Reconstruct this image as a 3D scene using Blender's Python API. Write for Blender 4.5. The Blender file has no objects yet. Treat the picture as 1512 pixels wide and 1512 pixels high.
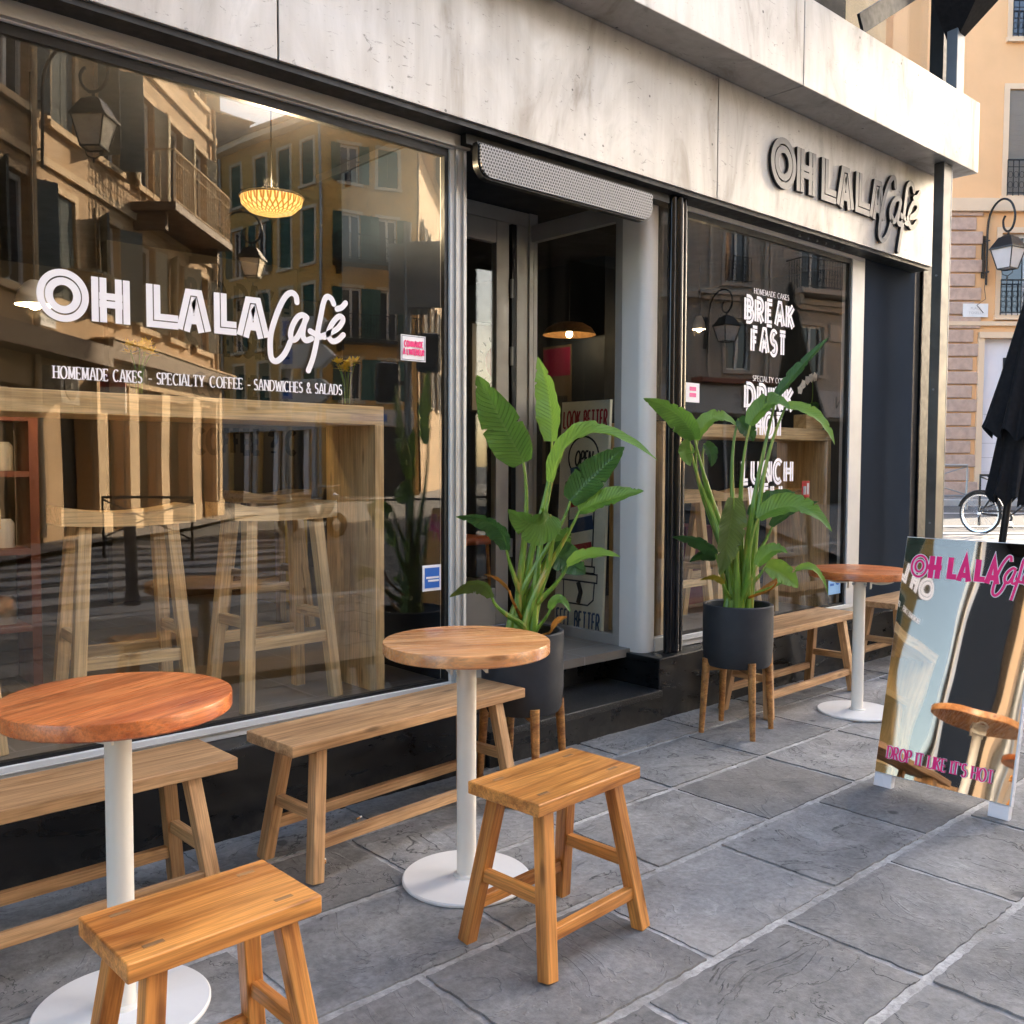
import bpy, math, random
from mathutils import Vector, Matrix
random.seed(7)
R = math.radians
sc = bpy.context.scene
col = sc.collection
# ------------------------------------------------------------------ camera
cam_d = bpy.data.cameras.new('camera'); cam = bpy.data.objects.new('camera', cam_d); col.objects.link(cam)
cam_d.sensor_fit = 'HORIZONTAL'; cam_d.sensor_width = 36.0; cam_d.lens = 36.0 * 1398.0 / 1512.0
cam_d.clip_start = 0.05; cam_d.clip_end = 2000.0
_y, _p, _r = R(48.0), R(2.9), R(0.2)
FW = Vector((math.cos(_y) * math.cos(_p), math.sin(_y) * math.cos(_p), -math.sin(_p)))
_rt = Vector((math.sin(_y), -math.cos(_y), 0)); _up = _rt.cross(FW)
RT = _rt * math.cos(_r) + _up * math.sin(_r); UP = _up * math.cos(_r) - _rt * math.sin(_r)
cam.matrix_world = Matrix(((RT.x, UP.x, -FW.x, 0), (RT.y, UP.y, -FW.y, 0), (RT.z, UP.z, -FW.z, 1.36), (0, 0, 0, 1)))
sc.camera = cam
# ------------------------------------------------------------------ sky and sun
SUN_AZ, SUN_EL = -21.0, 23.0          # degrees, azimuth counted from +X towards +Y
w = bpy.data.worlds.new('World'); sc.world = w; w.use_nodes = True
nt = w.node_tree; bg = nt.nodes['Background']
sky = nt.nodes.new('ShaderNodeTexSky'); sky.sky_type = 'NISHITA'; sky.sun_disc = False
sky.sun_elevation = R(SUN_EL); sky.sun_rotation = R(90.0 - SUN_AZ)
sky.air_density = 0.9; sky.dust_density = 2.2; sky.ozone_density = 0.6
nt.links.new(sky.outputs[0], bg.inputs[0]); bg.inputs[1].default_value = 0.15
sun_d = bpy.data.lights.new('sun', 'SUN'); sun_d.energy = 5.0; sun_d.angle = R(0.6); sun_d.color = (1.0, 0.86, 0.68)
sun = bpy.data.objects.new('sun', sun_d); col.objects.link(sun)
_s = Vector((math.cos(R(SUN_EL)) * math.cos(R(SUN_AZ)), math.cos(R(SUN_EL)) * math.sin(R(SUN_AZ)), math.sin(R(SUN_EL))))
sun.rotation_euler = _s.to_track_quat('Z', 'Y').to_euler(); sun.location = (30, -12, 30)
sc.view_settings.view_transform = 'Standard'; sc.view_settings.look = 'None'; sc.view_settings.gamma = 1.0
sc.view_settings.exposure = 2.75
sc.view_settings.use_curve_mapping = False
sc.cycles.use_denoising = True
sc.cycles.max_bounces = 7; sc.cycles.transparent_max_bounces = 12; sc.cycles.glossy_bounces = 4; sc.cycles.diffuse_bounces = 3; sc.cycles.transmission_bounces = 3
sc.cycles.use_adaptive_sampling = True; sc.cycles.adaptive_threshold = 0.03
sc.cycles.caustics_reflective = False; sc.cycles.caustics_refractive = False
sc.cycles.sample_clamp_indirect = 6.0

# ------------------------------------------------------------------ materials
MAT = {}
class N:
    """small node-graph helper"""
    def __init__(s, name):
        s.m = bpy.data.materials.new(name); s.m.use_nodes = True; s.t = s.m.node_tree
        s.b = s.t.nodes['Principled BSDF']; s.o = s.t.nodes['Material Output']; MAT[name] = s.m
    def n(s, typ, **kw):
        x = s.t.nodes.new(typ)
        for k, v in kw.items(): setattr(x, k, v)
        return x
    def l(s, a, b): s.t.links.new(a, b)
    def set(s, **kw):
        for k, v in kw.items(): s.b.inputs[k.replace('_', ' ')].default_value = v
    def coord(s, kind='Object', scale=(1, 1, 1), rnd=0.0):
        if kind == 'World':
            out = s.n('ShaderNodeNewGeometry').outputs['Position']
        else:
            out = s.n('ShaderNodeTexCoord').outputs[kind]
        if rnd:
            oi = s.n('ShaderNodeObjectInfo'); mu = s.n('ShaderNodeMath', operation='MULTIPLY'); mu.inputs[1].default_value = rnd
            s.l(oi.outputs['Random'], mu.inputs[0])
            ad = s.n('ShaderNodeVectorMath', operation='ADD'); s.l(out, ad.inputs[0]); s.l(mu.outputs[0], ad.inputs[1]); out = ad.outputs[0]
        mp = s.n('ShaderNodeMapping'); mp.inputs['Scale'].default_value = scale; s.l(out, mp.inputs[0])
        return mp.outputs[0]
    def noise(s, vec, scale, detail=4.0, rough=0.55, dist=0.0):
        x = s.n('ShaderNodeTexNoise'); x.inputs['Scale'].default_value = scale; x.inputs['Detail'].default_value = detail
        x.inputs['Roughness'].default_value = rough; x.inputs['Distortion'].default_value = dist
        s.l(vec, x.inputs['Vector']); return x.outputs['Fac']
    def ramp(s, fac, stops, interp='LINEAR'):
        x = s.n('ShaderNodeValToRGB'); x.color_ramp.interpolation = interp; e = x.color_ramp.elements
        while len(e) < len(stops): e.new(0.5)
        for el, (p, c) in zip(e, stops):
            el.position = p; el.color = (c, c, c, 1) if isinstance(c, (int, float)) else (*c, 1)
        s.l(fac, x.inputs[0]); return x.outputs[0]
    def mix(s, fac, a, b, mode='MIX'):
        x = s.n('ShaderNodeMix', data_type='RGBA', blend_type=mode)
        for sock, v in ((x.inputs[0], fac), (x.inputs[6], a), (x.inputs[7], b)):
            if isinstance(v, (int, float)): sock.default_value = v
            elif isinstance(v, tuple): sock.default_value = (*v, 1)
            else: s.l(v, sock)
        return x.outputs[2]
    def math(s, op, a, b=0.0):
        x = s.n('ShaderNodeMath', operation=op)
        for sock, v in ((x.inputs[0], a), (x.inputs[1], b)):
            if isinstance(v, (int, float)): sock.default_value = v
            else: s.l(v, sock)
        return x.outputs[0]
    def bump(s, h, strength=0.3, dist=0.01, normal=None):
        x = s.n('ShaderNodeBump'); x.inputs['Strength'].default_value = strength; x.inputs['Distance'].default_value = dist
        s.l(h, x.inputs['Height'])
        if normal is not None: s.l(normal, x.inputs['Normal'])
        s.l(x.outputs[0], s.b.inputs['Normal']); return x.outputs[0]
    def color(s, v): s.l(v, s.b.inputs['Base Color'])
    def rough(s, v): s.l(v, s.b.inputs['Roughness'])

def plain(name, c, rough=0.5, metal=0.0, var=0.12, nscale=6.0, bump=0.0, kind='Object', rnd=3.0):
    k = N(name); k.set(Roughness=rough, Metallic=metal)
    v = k.coord(kind, rnd=rnd if kind == 'Object' else 0)
    f = k.noise(v, nscale, 5)
    lo = tuple(max(0, x * (1 - var)) for x in c); hi = tuple(min(1, x * (1 + var)) for x in c)
    k.color(k.ramp(f, [(0.3, lo), (0.7, hi)]))
    k.rough(k.ramp(k.noise(v, nscale * 3.1, 3), [(0.3, max(0.02, rough - 0.08)), (0.7, min(1, rough + 0.08))]))
    if bump: k.bump(k.noise(v, nscale * 6, 5), bump, 0.004)
    return k.m

def dull(name, v=0.12): MAT[name].node_tree.nodes['Principled BSDF'].inputs['Specular IOR Level'].default_value = v
def emit(name, c, strength):
    k = N(name); k.set(Base_Color=(*c, 1), Emission_Color=(*c, 1), Emission_Strength=strength); return k.m

def wood(name, dark, light, rough=0.42, scale=1.0, stave=0.0, spec=0.5):
    k = N(name)
    v = k.coord('Object', (1.3 * scale, 13 * scale, 13 * scale), rnd=9.0)
    big = k.noise(v, 1.0, 4, 0.6, 1.6)
    ring = k.math('FRACT', k.math('MULTIPLY', k.noise(k.coord('Object', (0.8 * scale, 7 * scale, 7 * scale), rnd=7.0), 1.0, 2, 0.5, 0.6), 9.0))
    v2 = k.coord('Object', (5 * scale, 190 * scale, 190 * scale), rnd=5.0)
    fine = k.noise(v2, 1.0, 3, 0.65)
    mid = tuple((a + b) / 2 for a, b in zip(dark, light))
    c = k.ramp(big, [(0.30, dark), (0.46, mid), (0.64, light)])
    c = k.mix(0.42, c, k.ramp(ring, [(0.0, 0.62), (0.22, 1.02), (0.8, 1.06), (1.0, 0.66)]), 'MULTIPLY')
    c = k.mix(0.60, c, k.ramp(fine, [(0.32, 0.40), (0.58, 1.05)]), 'MULTIPLY')
    kn = k.n('ShaderNodeTexVoronoi'); kn.inputs['Scale'].default_value = 1.0; k.l(k.coord('Object', (3.4, 13, 13), rnd=11.0), kn.inputs['Vector'])
    c = k.mix(k.ramp(kn.outputs['Distance'], [(0.07, 0.72), (0.16, 0.0)]), c, tuple(x * 0.42 for x in dark))
    blot = k.noise(k.coord('Object', (2.2, 3.0, 3.0), rnd=4.0), 2.0, 3)
    c = k.mix(0.5, c, k.ramp(blot, [(0.3, 0.72), (0.65, 1.08)]), 'MULTIPLY')
    if stave:
        sx = k.n('ShaderNodeSeparateXYZ'); k.l(k.coord('Object', rnd=0), sx.inputs[0])
        wn = k.n('ShaderNodeTexWhiteNoise', noise_dimensions='1D')
        k.l(k.math('FLOOR', k.math('MULTIPLY', sx.outputs[1], 1.0 / stave)), wn.inputs['W'])
        c = k.mix(0.55, c, k.ramp(wn.outputs['Value'], [(0.0, 0.72), (1.0, 1.12)]), 'MULTIPLY')
    oi = k.n('ShaderNodeObjectInfo')
    c = k.mix(1.0, c, k.ramp(oi.outputs['Random'], [(0.0, 0.86), (1.0, 1.1)]), 'MULTIPLY')
    k.color(c)
    k.rough(k.ramp(fine, [(0.3, rough + 0.12), (0.7, rough - 0.04)]))
    k.bump(k.math('ADD', fine, k.math('MULTIPLY', big, 0.6)), 0.22, 0.0015)
    k.set(Specular_IOR_Level=spec)
    return k.m

wood('teak', (0.33, 0.105, 0.02), (0.76, 0.33, 0.08), 0.32)
wood('teak_grey', (0.34, 0.165, 0.06), (0.66, 0.395, 0.19), 0.48)
wood('table_orange', (0.44, 0.095, 0.025), (0.84, 0.27, 0.08), 0.28, 0.8, 0.075)
wood('table_light', (0.52, 0.185, 0.06), (0.88, 0.45, 0.19), 0.22, 0.8, 0.085)
wood('oak', (0.62, 0.40, 0.17), (0.82, 0.60, 0.32), 0.45, 0.7)
wood('acacia', (0.22, 0.075, 0.02), (0.62, 0.30, 0.085), 0.4, 0.9)
wood('panel_wood', (0.24, 0.12, 0.045), (0.40, 0.22, 0.09), 0.5, 0.6)

# brushed, dented and stained sheet metal
def sheet(name, base, rough, metal):
    k = N(name); v = k.coord('World')
    stain = k.noise(k.coord('World', (1.2, 1.2, 0.45)), 2.2, 6, 0.62, 1.4)
    c = k.ramp(stain, [(0.28, (base[0] * 0.66, base[1] * 0.62, base[2] * 0.56)), (0.45, base), (0.60, tuple(min(1, x * 1.12) for x in base)), (0.75, tuple(x * 0.78 for x in base))])
    streak = k.noise(k.coord('World', (9, 9, 0.7)), 1.6, 4, 0.6)
    c = k.mix(0.35, c, k.ramp(streak, [(0.35, (0.72, 0.68, 0.63)), (0.6, (1, 1, 1))]), 'MULTIPLY')
    scr = k.noise(k.coord('World', (3.0, 3.0, 7.0)), 3.4, 7, 0.7, 2.5)
    c = k.mix(k.ramp(scr, [(0.62, 0.0), (0.665, 0.8)]), c, tuple(x * 0.42 for x in base))
    vo = k.n('ShaderNodeTexVoronoi'); vo.inputs['Scale'].default_value = 7.0; k.l(v, vo.inputs['Vector'])
    c = k.mix(k.ramp(vo.outputs['Distance'], [(0.045, 0.9), (0.065, 0.0)]), c, tuple(x * 0.22 for x in base))
    k.color(c); k.set(Metallic=metal)
    k.rough(k.ramp(stain, [(0.3, rough + 0.12), (0.7, rough - 0.06)]))
    dent = k.noise(k.coord('World', (1.1, 1.1, 1.6)), 1.5, 2, 0.4)
    k.bump(k.math('ADD', dent, k.math('MULTIPLY', scr, 0.02)), 0.35, 0.05)
    return k.m
sheet('sheet_metal', (0.46, 0.445, 0.42), 0.46, 0.45)

def scuffed(name, c, rough):
    k = N(name); v = k.coord('Object', rnd=3.0)
    f = k.noise(v, 7, 6, 0.7, 1.0); cc = k.ramp(f, [(0.3, tuple(x * 0.97 for x in c)), (0.6, c)])
    sc_ = k.noise(k.coord('Object', (14, 14, 60), rnd=2.0), 1.5, 5, 0.7, 2.0); cc = k.mix(k.ramp(sc_, [(0.70, 0.0), (0.74, 0.35)]), cc, (0.36, 0.33, 0.29))
    sx = k.n('ShaderNodeSeparateXYZ'); k.l(k.coord('World'), sx.inputs[0])
    low = k.math('MULTIPLY', k.ramp(sx.outputs[2], [(0.0, 1.0), (0.013, 0.0)]), k.ramp(k.noise(v, 22, 4), [(0.4, 0.0), (0.65, 0.7)])); cc = k.mix(low, cc, (0.30, 0.27, 0.23))
    k.color(cc); k.rough(k.ramp(f, [(0.3, rough + 0.15), (0.7, rough)])); k.bump(f, 0.05, 0.002)
scuffed('white_metal', (0.76, 0.745, 0.71), 0.32)
scuffed('cream_metal', (0.74, 0.70, 0.62), 0.36)
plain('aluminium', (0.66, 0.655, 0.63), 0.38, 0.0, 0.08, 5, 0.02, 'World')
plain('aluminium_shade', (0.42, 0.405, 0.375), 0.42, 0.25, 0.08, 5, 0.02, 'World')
plain('black_paint', (0.005, 0.0055, 0.0065), 0.3, 0.0, 0.3, 3, 0.02, 'World')
k = N('plinth_black'); v = k.coord('World'); f = k.noise(k.coord('World', (1, 1, 3)), 4, 7, 0.7, 1.2)
sx = k.n('ShaderNodeSeparateXYZ'); k.l(v, sx.inputs[0])
low = k.math('MULTIPLY', k.ramp(sx.outputs[2], [(0.0, 1.0), (0.14, 0.0)]), k.ramp(k.noise(v, 14, 6, 0.7), [(0.42, 0.0), (0.68, 0.75)]))
c = k.mix(k.ramp(f, [(0.5, 0.0), (0.75, 0.25)]), (0.0055, 0.006, 0.007), (0.03, 0.03, 0.03)); c = k.mix(low, c, (0.06, 0.054, 0.046)); k.color(c); k.rough(k.ramp(f, [(0.35, 0.22), (0.7, 0.5)]))
plain('black_gasket', (0.004, 0.004, 0.0045), 0.5, 0.0, 0.2, 8)
plain('black_metal', (0.008, 0.008, 0.009), 0.4, 0.3, 0.2, 8)
plain('black_gloss', (0.02, 0.02, 0.022), 0.14, 0.6, 0.2, 4, 0.05, 'World')
plain('navy_panel', (0.036, 0.045, 0.060), 0.7, 0.0, 0.05, 2.2, 0.03, 'World')
dull('navy_panel', 0.0)
plain('steel_column', (0.115, 0.115, 0.108), 0.45, 0.5, 0.35, 3.0, 0.05, 'World')
plain('steel_blue', (0.17, 0.195, 0.225), 0.42, 0.4, 0.15, 3.0, 0.05, 'World')
plain('canvas_black', (0.005, 0.0055, 0.008), 0.9, 0.0, 0.25, 12, 0.2)
plain('pot_grey', (0.019, 0.022, 0.028), 0.62, 0.0, 0.28, 4, 0.12)
plain('soil', (0.03, 0.02, 0.014), 0.95, 0.0, 0.5, 30, 0.8)
plain('navy_wall', (0.010, 0.017, 0.030), 0.7, 0.0, 0.2, 2, 0.05)
plain('letter_wall', (0.10, 0.082, 0.06), 0.8, 0.0, 0.06, 2)
plain('dark_ceiling', (0.008, 0.008, 0.011), 0.8, 0.0, 0.2, 3)
plain('beige_wall', (0.30, 0.25, 0.19), 0.7, 0.0, 0.08, 2)
plain('poster_white', (0.72, 0.70, 0.66), 0.6, 0.0, 0.03, 4)
plain('poster_cream', (0.80, 0.74, 0.56), 0.65, 0.0, 0.10, 7, 0.03)
plain('print_red', (0.36, 0.022, 0.03), 0.55, 0.0, 0.18, 12)
plain('print_blue', (0.03, 0.065, 0.14), 0.55, 0.0, 0.18, 12)
plain('print_black', (0.012, 0.012, 0.012), 0.55, 0.0, 0.1, 8)
plain('print_pink', (0.80, 0.10, 0.32), 0.5, 0.0, 0.03, 8)
plain('hot_pink', (0.88, 0.018, 0.20), 0.4, 0.0, 0.03, 8)
plain('sticker_blue', (0.02, 0.14, 0.55), 0.35, 0.0, 0.04, 8)
plain('sticker_sky', (0.30, 0.55, 0.85), 0.35, 0.0, 0.04, 8)
plain('vinyl_white', (0.88, 0.87, 0.90), 0.4, 0.0, 0.015, 8)
plain('board_white', (0.80, 0.80, 0.83), 0.3, 0.0, 0.03, 4)
plain('wall_letter', (0.006, 0.006, 0.006), 0.8, 0.0, 0.1, 8)
plain('letter_face', (0.21, 0.205, 0.20), 0.42, 0.4, 0.1, 4)
plain('letter_side', (0.012, 0.012, 0.013), 0.4, 0.2, 0.1, 4)
plain('orange_seat', (0.55, 0.13, 0.03), 0.5)
plain('yellow_cabinet', (0.55, 0.33, 0.02), 0.45)
plain('magenta_box', (0.22, 0.01, 0.06), 0.5)
plain('fire_red', (0.55, 0.012, 0.02), 0.4)
plain('flower_yellow', (0.85, 0.58, 0.01), 0.6, 0.0, 0.2, 40)
plain('orchid_white', (0.72, 0.66, 0.55), 0.6, 0.0, 0.1, 30)
plain('stem_green', (0.10, 0.20, 0.03), 0.5)
plain('stucco_tan', (0.44, 0.28, 0.14), 0.85, 0.0, 0.16, 0.9, 0.25, 'World')
plain('stucco_pale', (0.60, 0.43, 0.25), 0.85, 0.0, 0.12, 1.5, 0.25, 'World')
plain('stucco_yellow', (0.58, 0.36, 0.11), 0.85, 0.0, 0.10, 0.7, 0.2, 'World')
plain('stucco_orange', (0.76, 0.455, 0.225), 0.85, 0.0, 0.07, 0.8, 0.2, 'World')
plain('stucco_cream', (0.72, 0.54, 0.36), 0.8, 0.0, 0.05, 1.5, 0.15, 'World')
plain('stone_grey', (0.36, 0.31, 0.26), 0.85, 0.0, 0.10, 0.8, 0.25, 'World')
plain('stone_trim', (0.46, 0.41, 0.35), 0.8, 0.0, 0.08, 2, 0.15, 'World')
plain('stone_pink', (0.48, 0.345, 0.27), 0.9, 0.0, 0.16, 7, 0.9, 'World')
plain('trim_cream', (0.62, 0.55, 0.42), 0.8, 0.0, 0.06, 2, 0.1)
plain('trim_white', (0.70, 0.69, 0.66), 0.6, 0.0, 0.05, 3)
plain('shop_white', (0.72, 0.71, 0.74), 0.6, 0.0, 0.03, 2, 0.05, 'World')
plain('shop_grey', (0.42, 0.42, 0.43), 0.6, 0.0, 0.05, 2)
plain('roof_slate', (0.06, 0.06, 0.065), 0.8, 0.0, 0.2, 2, 0.2)
plain('brown_ledge', (0.16, 0.10, 0.055), 0.7, 0.0, 0.2, 3, 0.1)
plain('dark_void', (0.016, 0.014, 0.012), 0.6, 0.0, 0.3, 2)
plain('brown_panel', (0.22, 0.12, 0.035), 0.6, 0.0, 0.15, 2)
plain('galvanised', (0.30, 0.31, 0.31), 0.45, 0.6, 0.1, 5)
plain('lamp_panel', (0.75, 0.66, 0.52), 0.35, 0.0, 0.05, 5)
plain('lamp_panel_grey', (0.50, 0.49, 0.50), 0.35, 0.0, 0.05, 5)
plain('sign_white', (0.72, 0.71, 0.69), 0.5, 0.0, 0.05, 6)
plain('bollard_blue', (0.008, 0.013, 0.035), 0.4, 0.2, 0.2, 5)
plain('rust_red', (0.22, 0.07, 0.04), 0.7)
plain('tyre', (0.014, 0.014, 0.015), 0.8)
plain('rim_metal', (0.55, 0.56, 0.58), 0.25, 0.8)
plain('reflector', (0.8, 0.16, 0.04), 0.3)
plain('ac_white', (0.48, 0.44, 0.36), 0.5)
plain('butt_white', (0.75, 0.72, 0.68), 0.8)
plain('butt_tan', (0.62, 0.30, 0.10), 0.8)
emit('bulb', (1.0, 0.80, 0.45), 5.0)

def shutter(name, c):
    k = N(name); sx = k.n('ShaderNodeSeparateXYZ'); k.l(k.coord('Object'), sx.inputs[0])
    saw = k.math('FRACT', k.math('MULTIPLY', sx.outputs[2], 17.0))
    k.color(k.mix(k.ramp(k.noise(k.coord('World'), 1.4, 3), [(0.35, 0.0), (0.7, 0.35)]), c, tuple(x * 0.65 for x in c)))
    k.set(Roughness=0.6); k.bump(saw, 1.0, 0.035); return k.m
plain('teal_paint', (0.18, 0.36, 0.34), 0.5, 0.0, 0.08, 2)
shutter('shutter_green', (0.055, 0.155, 0.145)); shutter('shutter_blue', (0.20, 0.24, 0.25)); shutter('shutter_cream', (0.62, 0.56, 0.42)); shutter('shutter_grey', (0.30, 0.29, 0.27))

# shop glass: a reflecting pane one can see through, very slightly wavy
def pane(name, ior, tint, see, wave=0.0):
    k = N(name); k.t.nodes.remove(k.b)
    g = k.n('ShaderNodeBsdfGlossy'); g.inputs['Roughness'].default_value = 0.0; g.inputs['Color'].default_value = (*tint, 1)
    t = k.n('ShaderNodeBsdfTransparent'); t.inputs['Color'].default_value = (*see, 1)
    f0 = ((ior - 1) / (ior + 1)) ** 2
    f = k.n('ShaderNodeLayerWeight'); f.inputs['Blend'].default_value = 0.5
    if wave:
        b = k.n('ShaderNodeBump'); b.inputs['Strength'].default_value = 0.5; b.inputs['Distance'].default_value = wave
        k.l(k.noise(k.coord('World'), 1.6, 1, 0.4), b.inputs['Height']); k.l(b.outputs[0], g.inputs['Normal']); k.l(b.outputs[0], f.inputs['Normal'])
    x = k.n('ShaderNodeMixShader'); k.l(k.math('ADD', k.math('MULTIPLY', k.math('POWER', f.outputs['Facing'], 5.0), 1 - f0), f0), x.inputs[0]); k.l(t.outputs[0], x.inputs[1]); k.l(g.outputs[0], x.inputs[2])
    k.l(x.outputs[0], k.o.inputs[0]); return k.m
pane('shop_glass', 1.68, (1.0, 0.93, 0.83), (0.97, 0.97, 0.96), 0.002)
pane('side_glass', 1.45, (1, 1, 1), (0.97, 0.98, 0.98))
pane('vase_glass', 1.45, (1, 1, 1), (0.86, 0.92, 0.88))
k = N('house_glass'); k.set(Base_Color=(0.03, 0.035, 0.045, 1), Roughness=0.04, Specular_IOR_Level=0.9)
k = N('mirror_gold'); k.set(Base_Color=(0.90, 0.83, 0.74, 1), Metallic=1.0, Roughness=0.02)
_wv = k.noise(k.coord('Object', (0.9, 2.2, 0.9)), 2.0, 1, 0.4); k.bump(_wv, 0.4, 0.004)

# perforated grille
k = N('perforated'); v = k.coord('Object', (62, 62, 62)); vo = k.n('ShaderNodeTexVoronoi', voronoi_dimensions='2D')
sx = k.n('ShaderNodeSeparateXYZ'); k.l(v, sx.inputs[0]); row = k.math('FLOOR', k.math('MULTIPLY', sx.outputs[2], 1.155))
fx = k.math('SUBTRACT', k.math('FRACT', k.math('ADD', sx.outputs[0], k.math('MULTIPLY', row, 0.5))), 0.5)
fz = k.math('MULTIPLY', k.math('SUBTRACT', k.math('FRACT', k.math('MULTIPLY', sx.outputs[2], 1.155)), 0.5), 0.866)
d = k.math('SQRT', k.math('ADD', k.math('MULTIPLY', fx, fx), k.math('MULTIPLY', fz, fz)))
hole = k.ramp(d, [(0.31, 0.0), (0.37, 1.0)]); k.t.nodes.remove(vo)
k.color(k.mix(hole, (0.006, 0.006, 0.007), (0.27, 0.27, 0.28))); k.set(Roughness=0.45, Metallic=0.2); k.bump(hole, 0.4, 0.002)

# pavement stone, mortar, asphalt
def stone(name, c, world=True):
    k = N(name); v = k.coord('World')
    oi = k.n('ShaderNodeObjectInfo')
    sh = k.n('ShaderNodeVectorMath', operation='ADD'); k.l(v, sh.inputs[0]); mu = k.math('MULTIPLY', oi.outputs['Random'], 40.0); k.l(mu, sh.inputs[1]); v = sh.outputs[0]
    big = k.noise(v, 1.7, 3, 0.5, 0.6)
    cleft = k.noise(v, 2.6, 5, 0.62, 1.1)
    terr = k.ramp(cleft, [(0.0, 0.0), (0.33, 0.0), (0.338, 0.33), (0.47, 0.36), (0.477, 0.62), (0.58, 0.66), (0.587, 1.0)])
    fine = k.noise(v, 46.0, 6, 0.7); mid = k.noise(v, 11.0, 6, 0.65)
    col_ = k.ramp(big, [(0.3, tuple(x * 0.78 for x in c)), (0.7, tuple(x * 1.18 for x in c))])
    col_ = k.mix(0.5, col_, k.ramp(fine, [(0.30, 0.42), (0.62, 1.25)]), 'MULTIPLY')
    col_ = k.mix(0.45, col_, k.ramp(mid, [(0.3, 0.55), (0.65, 1.2)]), 'MULTIPLY')
    brown = k.noise(v, 0.9, 3); col_ = k.mix(k.ramp(brown, [(0.5, 0.0), (0.75, 0.45)]), col_, (c[0] * 1.05, c[1] * 0.93, c[2] * 0.78))
    col_ = k.mix(0.8, col_, k.ramp(terr, [(0.0, 0.80), (0.5, 1.0), (1.0, 1.14)]), 'MULTIPLY')
    spots = k.n('ShaderNodeTexVoronoi'); spots.inputs['Scale'].default_value = 3.1; k.l(k.coord('World'), spots.inputs['Vector'])
    col_ = k.mix(k.ramp(spots.outputs['Distance'], [(0.075, 0.8), (0.10, 0.0)]), col_, tuple(x * 0.25 for x in c))
    col_ = k.mix(1.0, col_, k.ramp(oi.outputs['Random'], [(0.0, 0.72), (0.5, 0.98), (1.0, 1.16)]), 'MULTIPLY')
    dirt = k.noise(k.coord('World', (0.8, 1.5, 1)), 1.9, 6, 0.68, 0.8); col_ = k.mix(0.75, col_, k.ramp(dirt, [(0.34, 0.58), (0.50, 1.0), (0.70, 1.08)]), 'MULTIPLY')
    # hairline cracks and painted relief shade, dark along the cleft steps
    ed = k.math('ABSOLUTE', k.math('SUBTRACT', cleft, 0.474)); msk = k.noise(v, 1.3, 2)
    line = k.math('MULTIPLY', k.ramp(ed, [(0.0, 1.0), (0.0075, 0.0)]), k.ramp(msk, [(0.44, 0.0), (0.52, 1.0)]))
    col_ = k.mix(line, col_, tuple(x * 0.22 for x in c))
    k.color(col_); k.set(Roughness=0.72)
    k.rough(k.ramp(mid, [(0.3, 0.62), (0.7, 0.85)]))
    h = k.math('ADD', k.math('MULTIPLY', terr, 0.55), k.math('ADD', k.math('MULTIPLY', fine, 0.16), k.math('MULTIPLY', mid, 0.42)))
    k.bump(h, 1.0, 0.011); return k.m
stone('paving', (0.245, 0.241, 0.232)); stone('far_paving', (0.22, 0.21, 0.20))
k = N('mortar'); v = k.coord('World'); f = k.noise(v, 60, 5, 0.7); k.color(k.mix(k.ramp(k.noise(v, 4, 5, 0.65), [(0.38, 0.0), (0.62, 0.85)]), k.ramp(f, [(0.3, (0.30, 0.29, 0.28)), (0.6, (0.56, 0.55, 0.53))]), (0.20, 0.19, 0.17))); k.set(Roughness=0.9); k.bump(f, 0.8, 0.006)
k = N('asphalt'); v = k.coord('World'); f = k.noise(v, 90, 4, 0.7); k.color(k.mix(k.ramp(k.noise(v, 0.5, 4), [(0.3, 0.0), (0.7, 0.5)]), k.ramp(f, [(0.3, 0.035), (0.7, 0.09)]), (0.085, 0.08, 0.075))); k.set(Roughness=0.85); k.bump(f, 0.6, 0.006)
plain('kerb_stone', (0.42, 0.41, 0.39), 0.8, 0.0, 0.1, 4, 0.3, 'World')
plain('road_paint', (0.40, 0.39, 0.37), 0.7, 0.0, 0.12, 6, 0.2, 'World')
k = N('granite_step'); v = k.coord('World'); f = k.noise(v, 150, 3, 0.8); k.color(k.ramp(f, [(0.42, 0.006), (0.55, 0.02), (0.66, 0.16)])); k.set(Roughness=0.35)
# tiles inside
k = N('cafe_tiles'); v = k.coord('World'); br = k.n('ShaderNodeTexBrick'); br.offset = 0.5; k.l(v, br.inputs['Vector']); br.inputs['Scale'].default_value = 1.0
br.inputs['Brick Width'].default_value = 0.6; br.inputs['Row Height'].default_value = 0.6; br.inputs['Mortar Size'].default_value = 0.004
br.inputs['Color1'].default_value = (0.20, 0.175, 0.145, 1); br.inputs['Color2'].default_value = (0.225, 0.20, 0.165, 1); br.inputs['Mortar'].default_value = (0.30, 0.28, 0.25, 1)
k.color(br.outputs[0]); k.set(Roughness=0.4)
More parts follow.
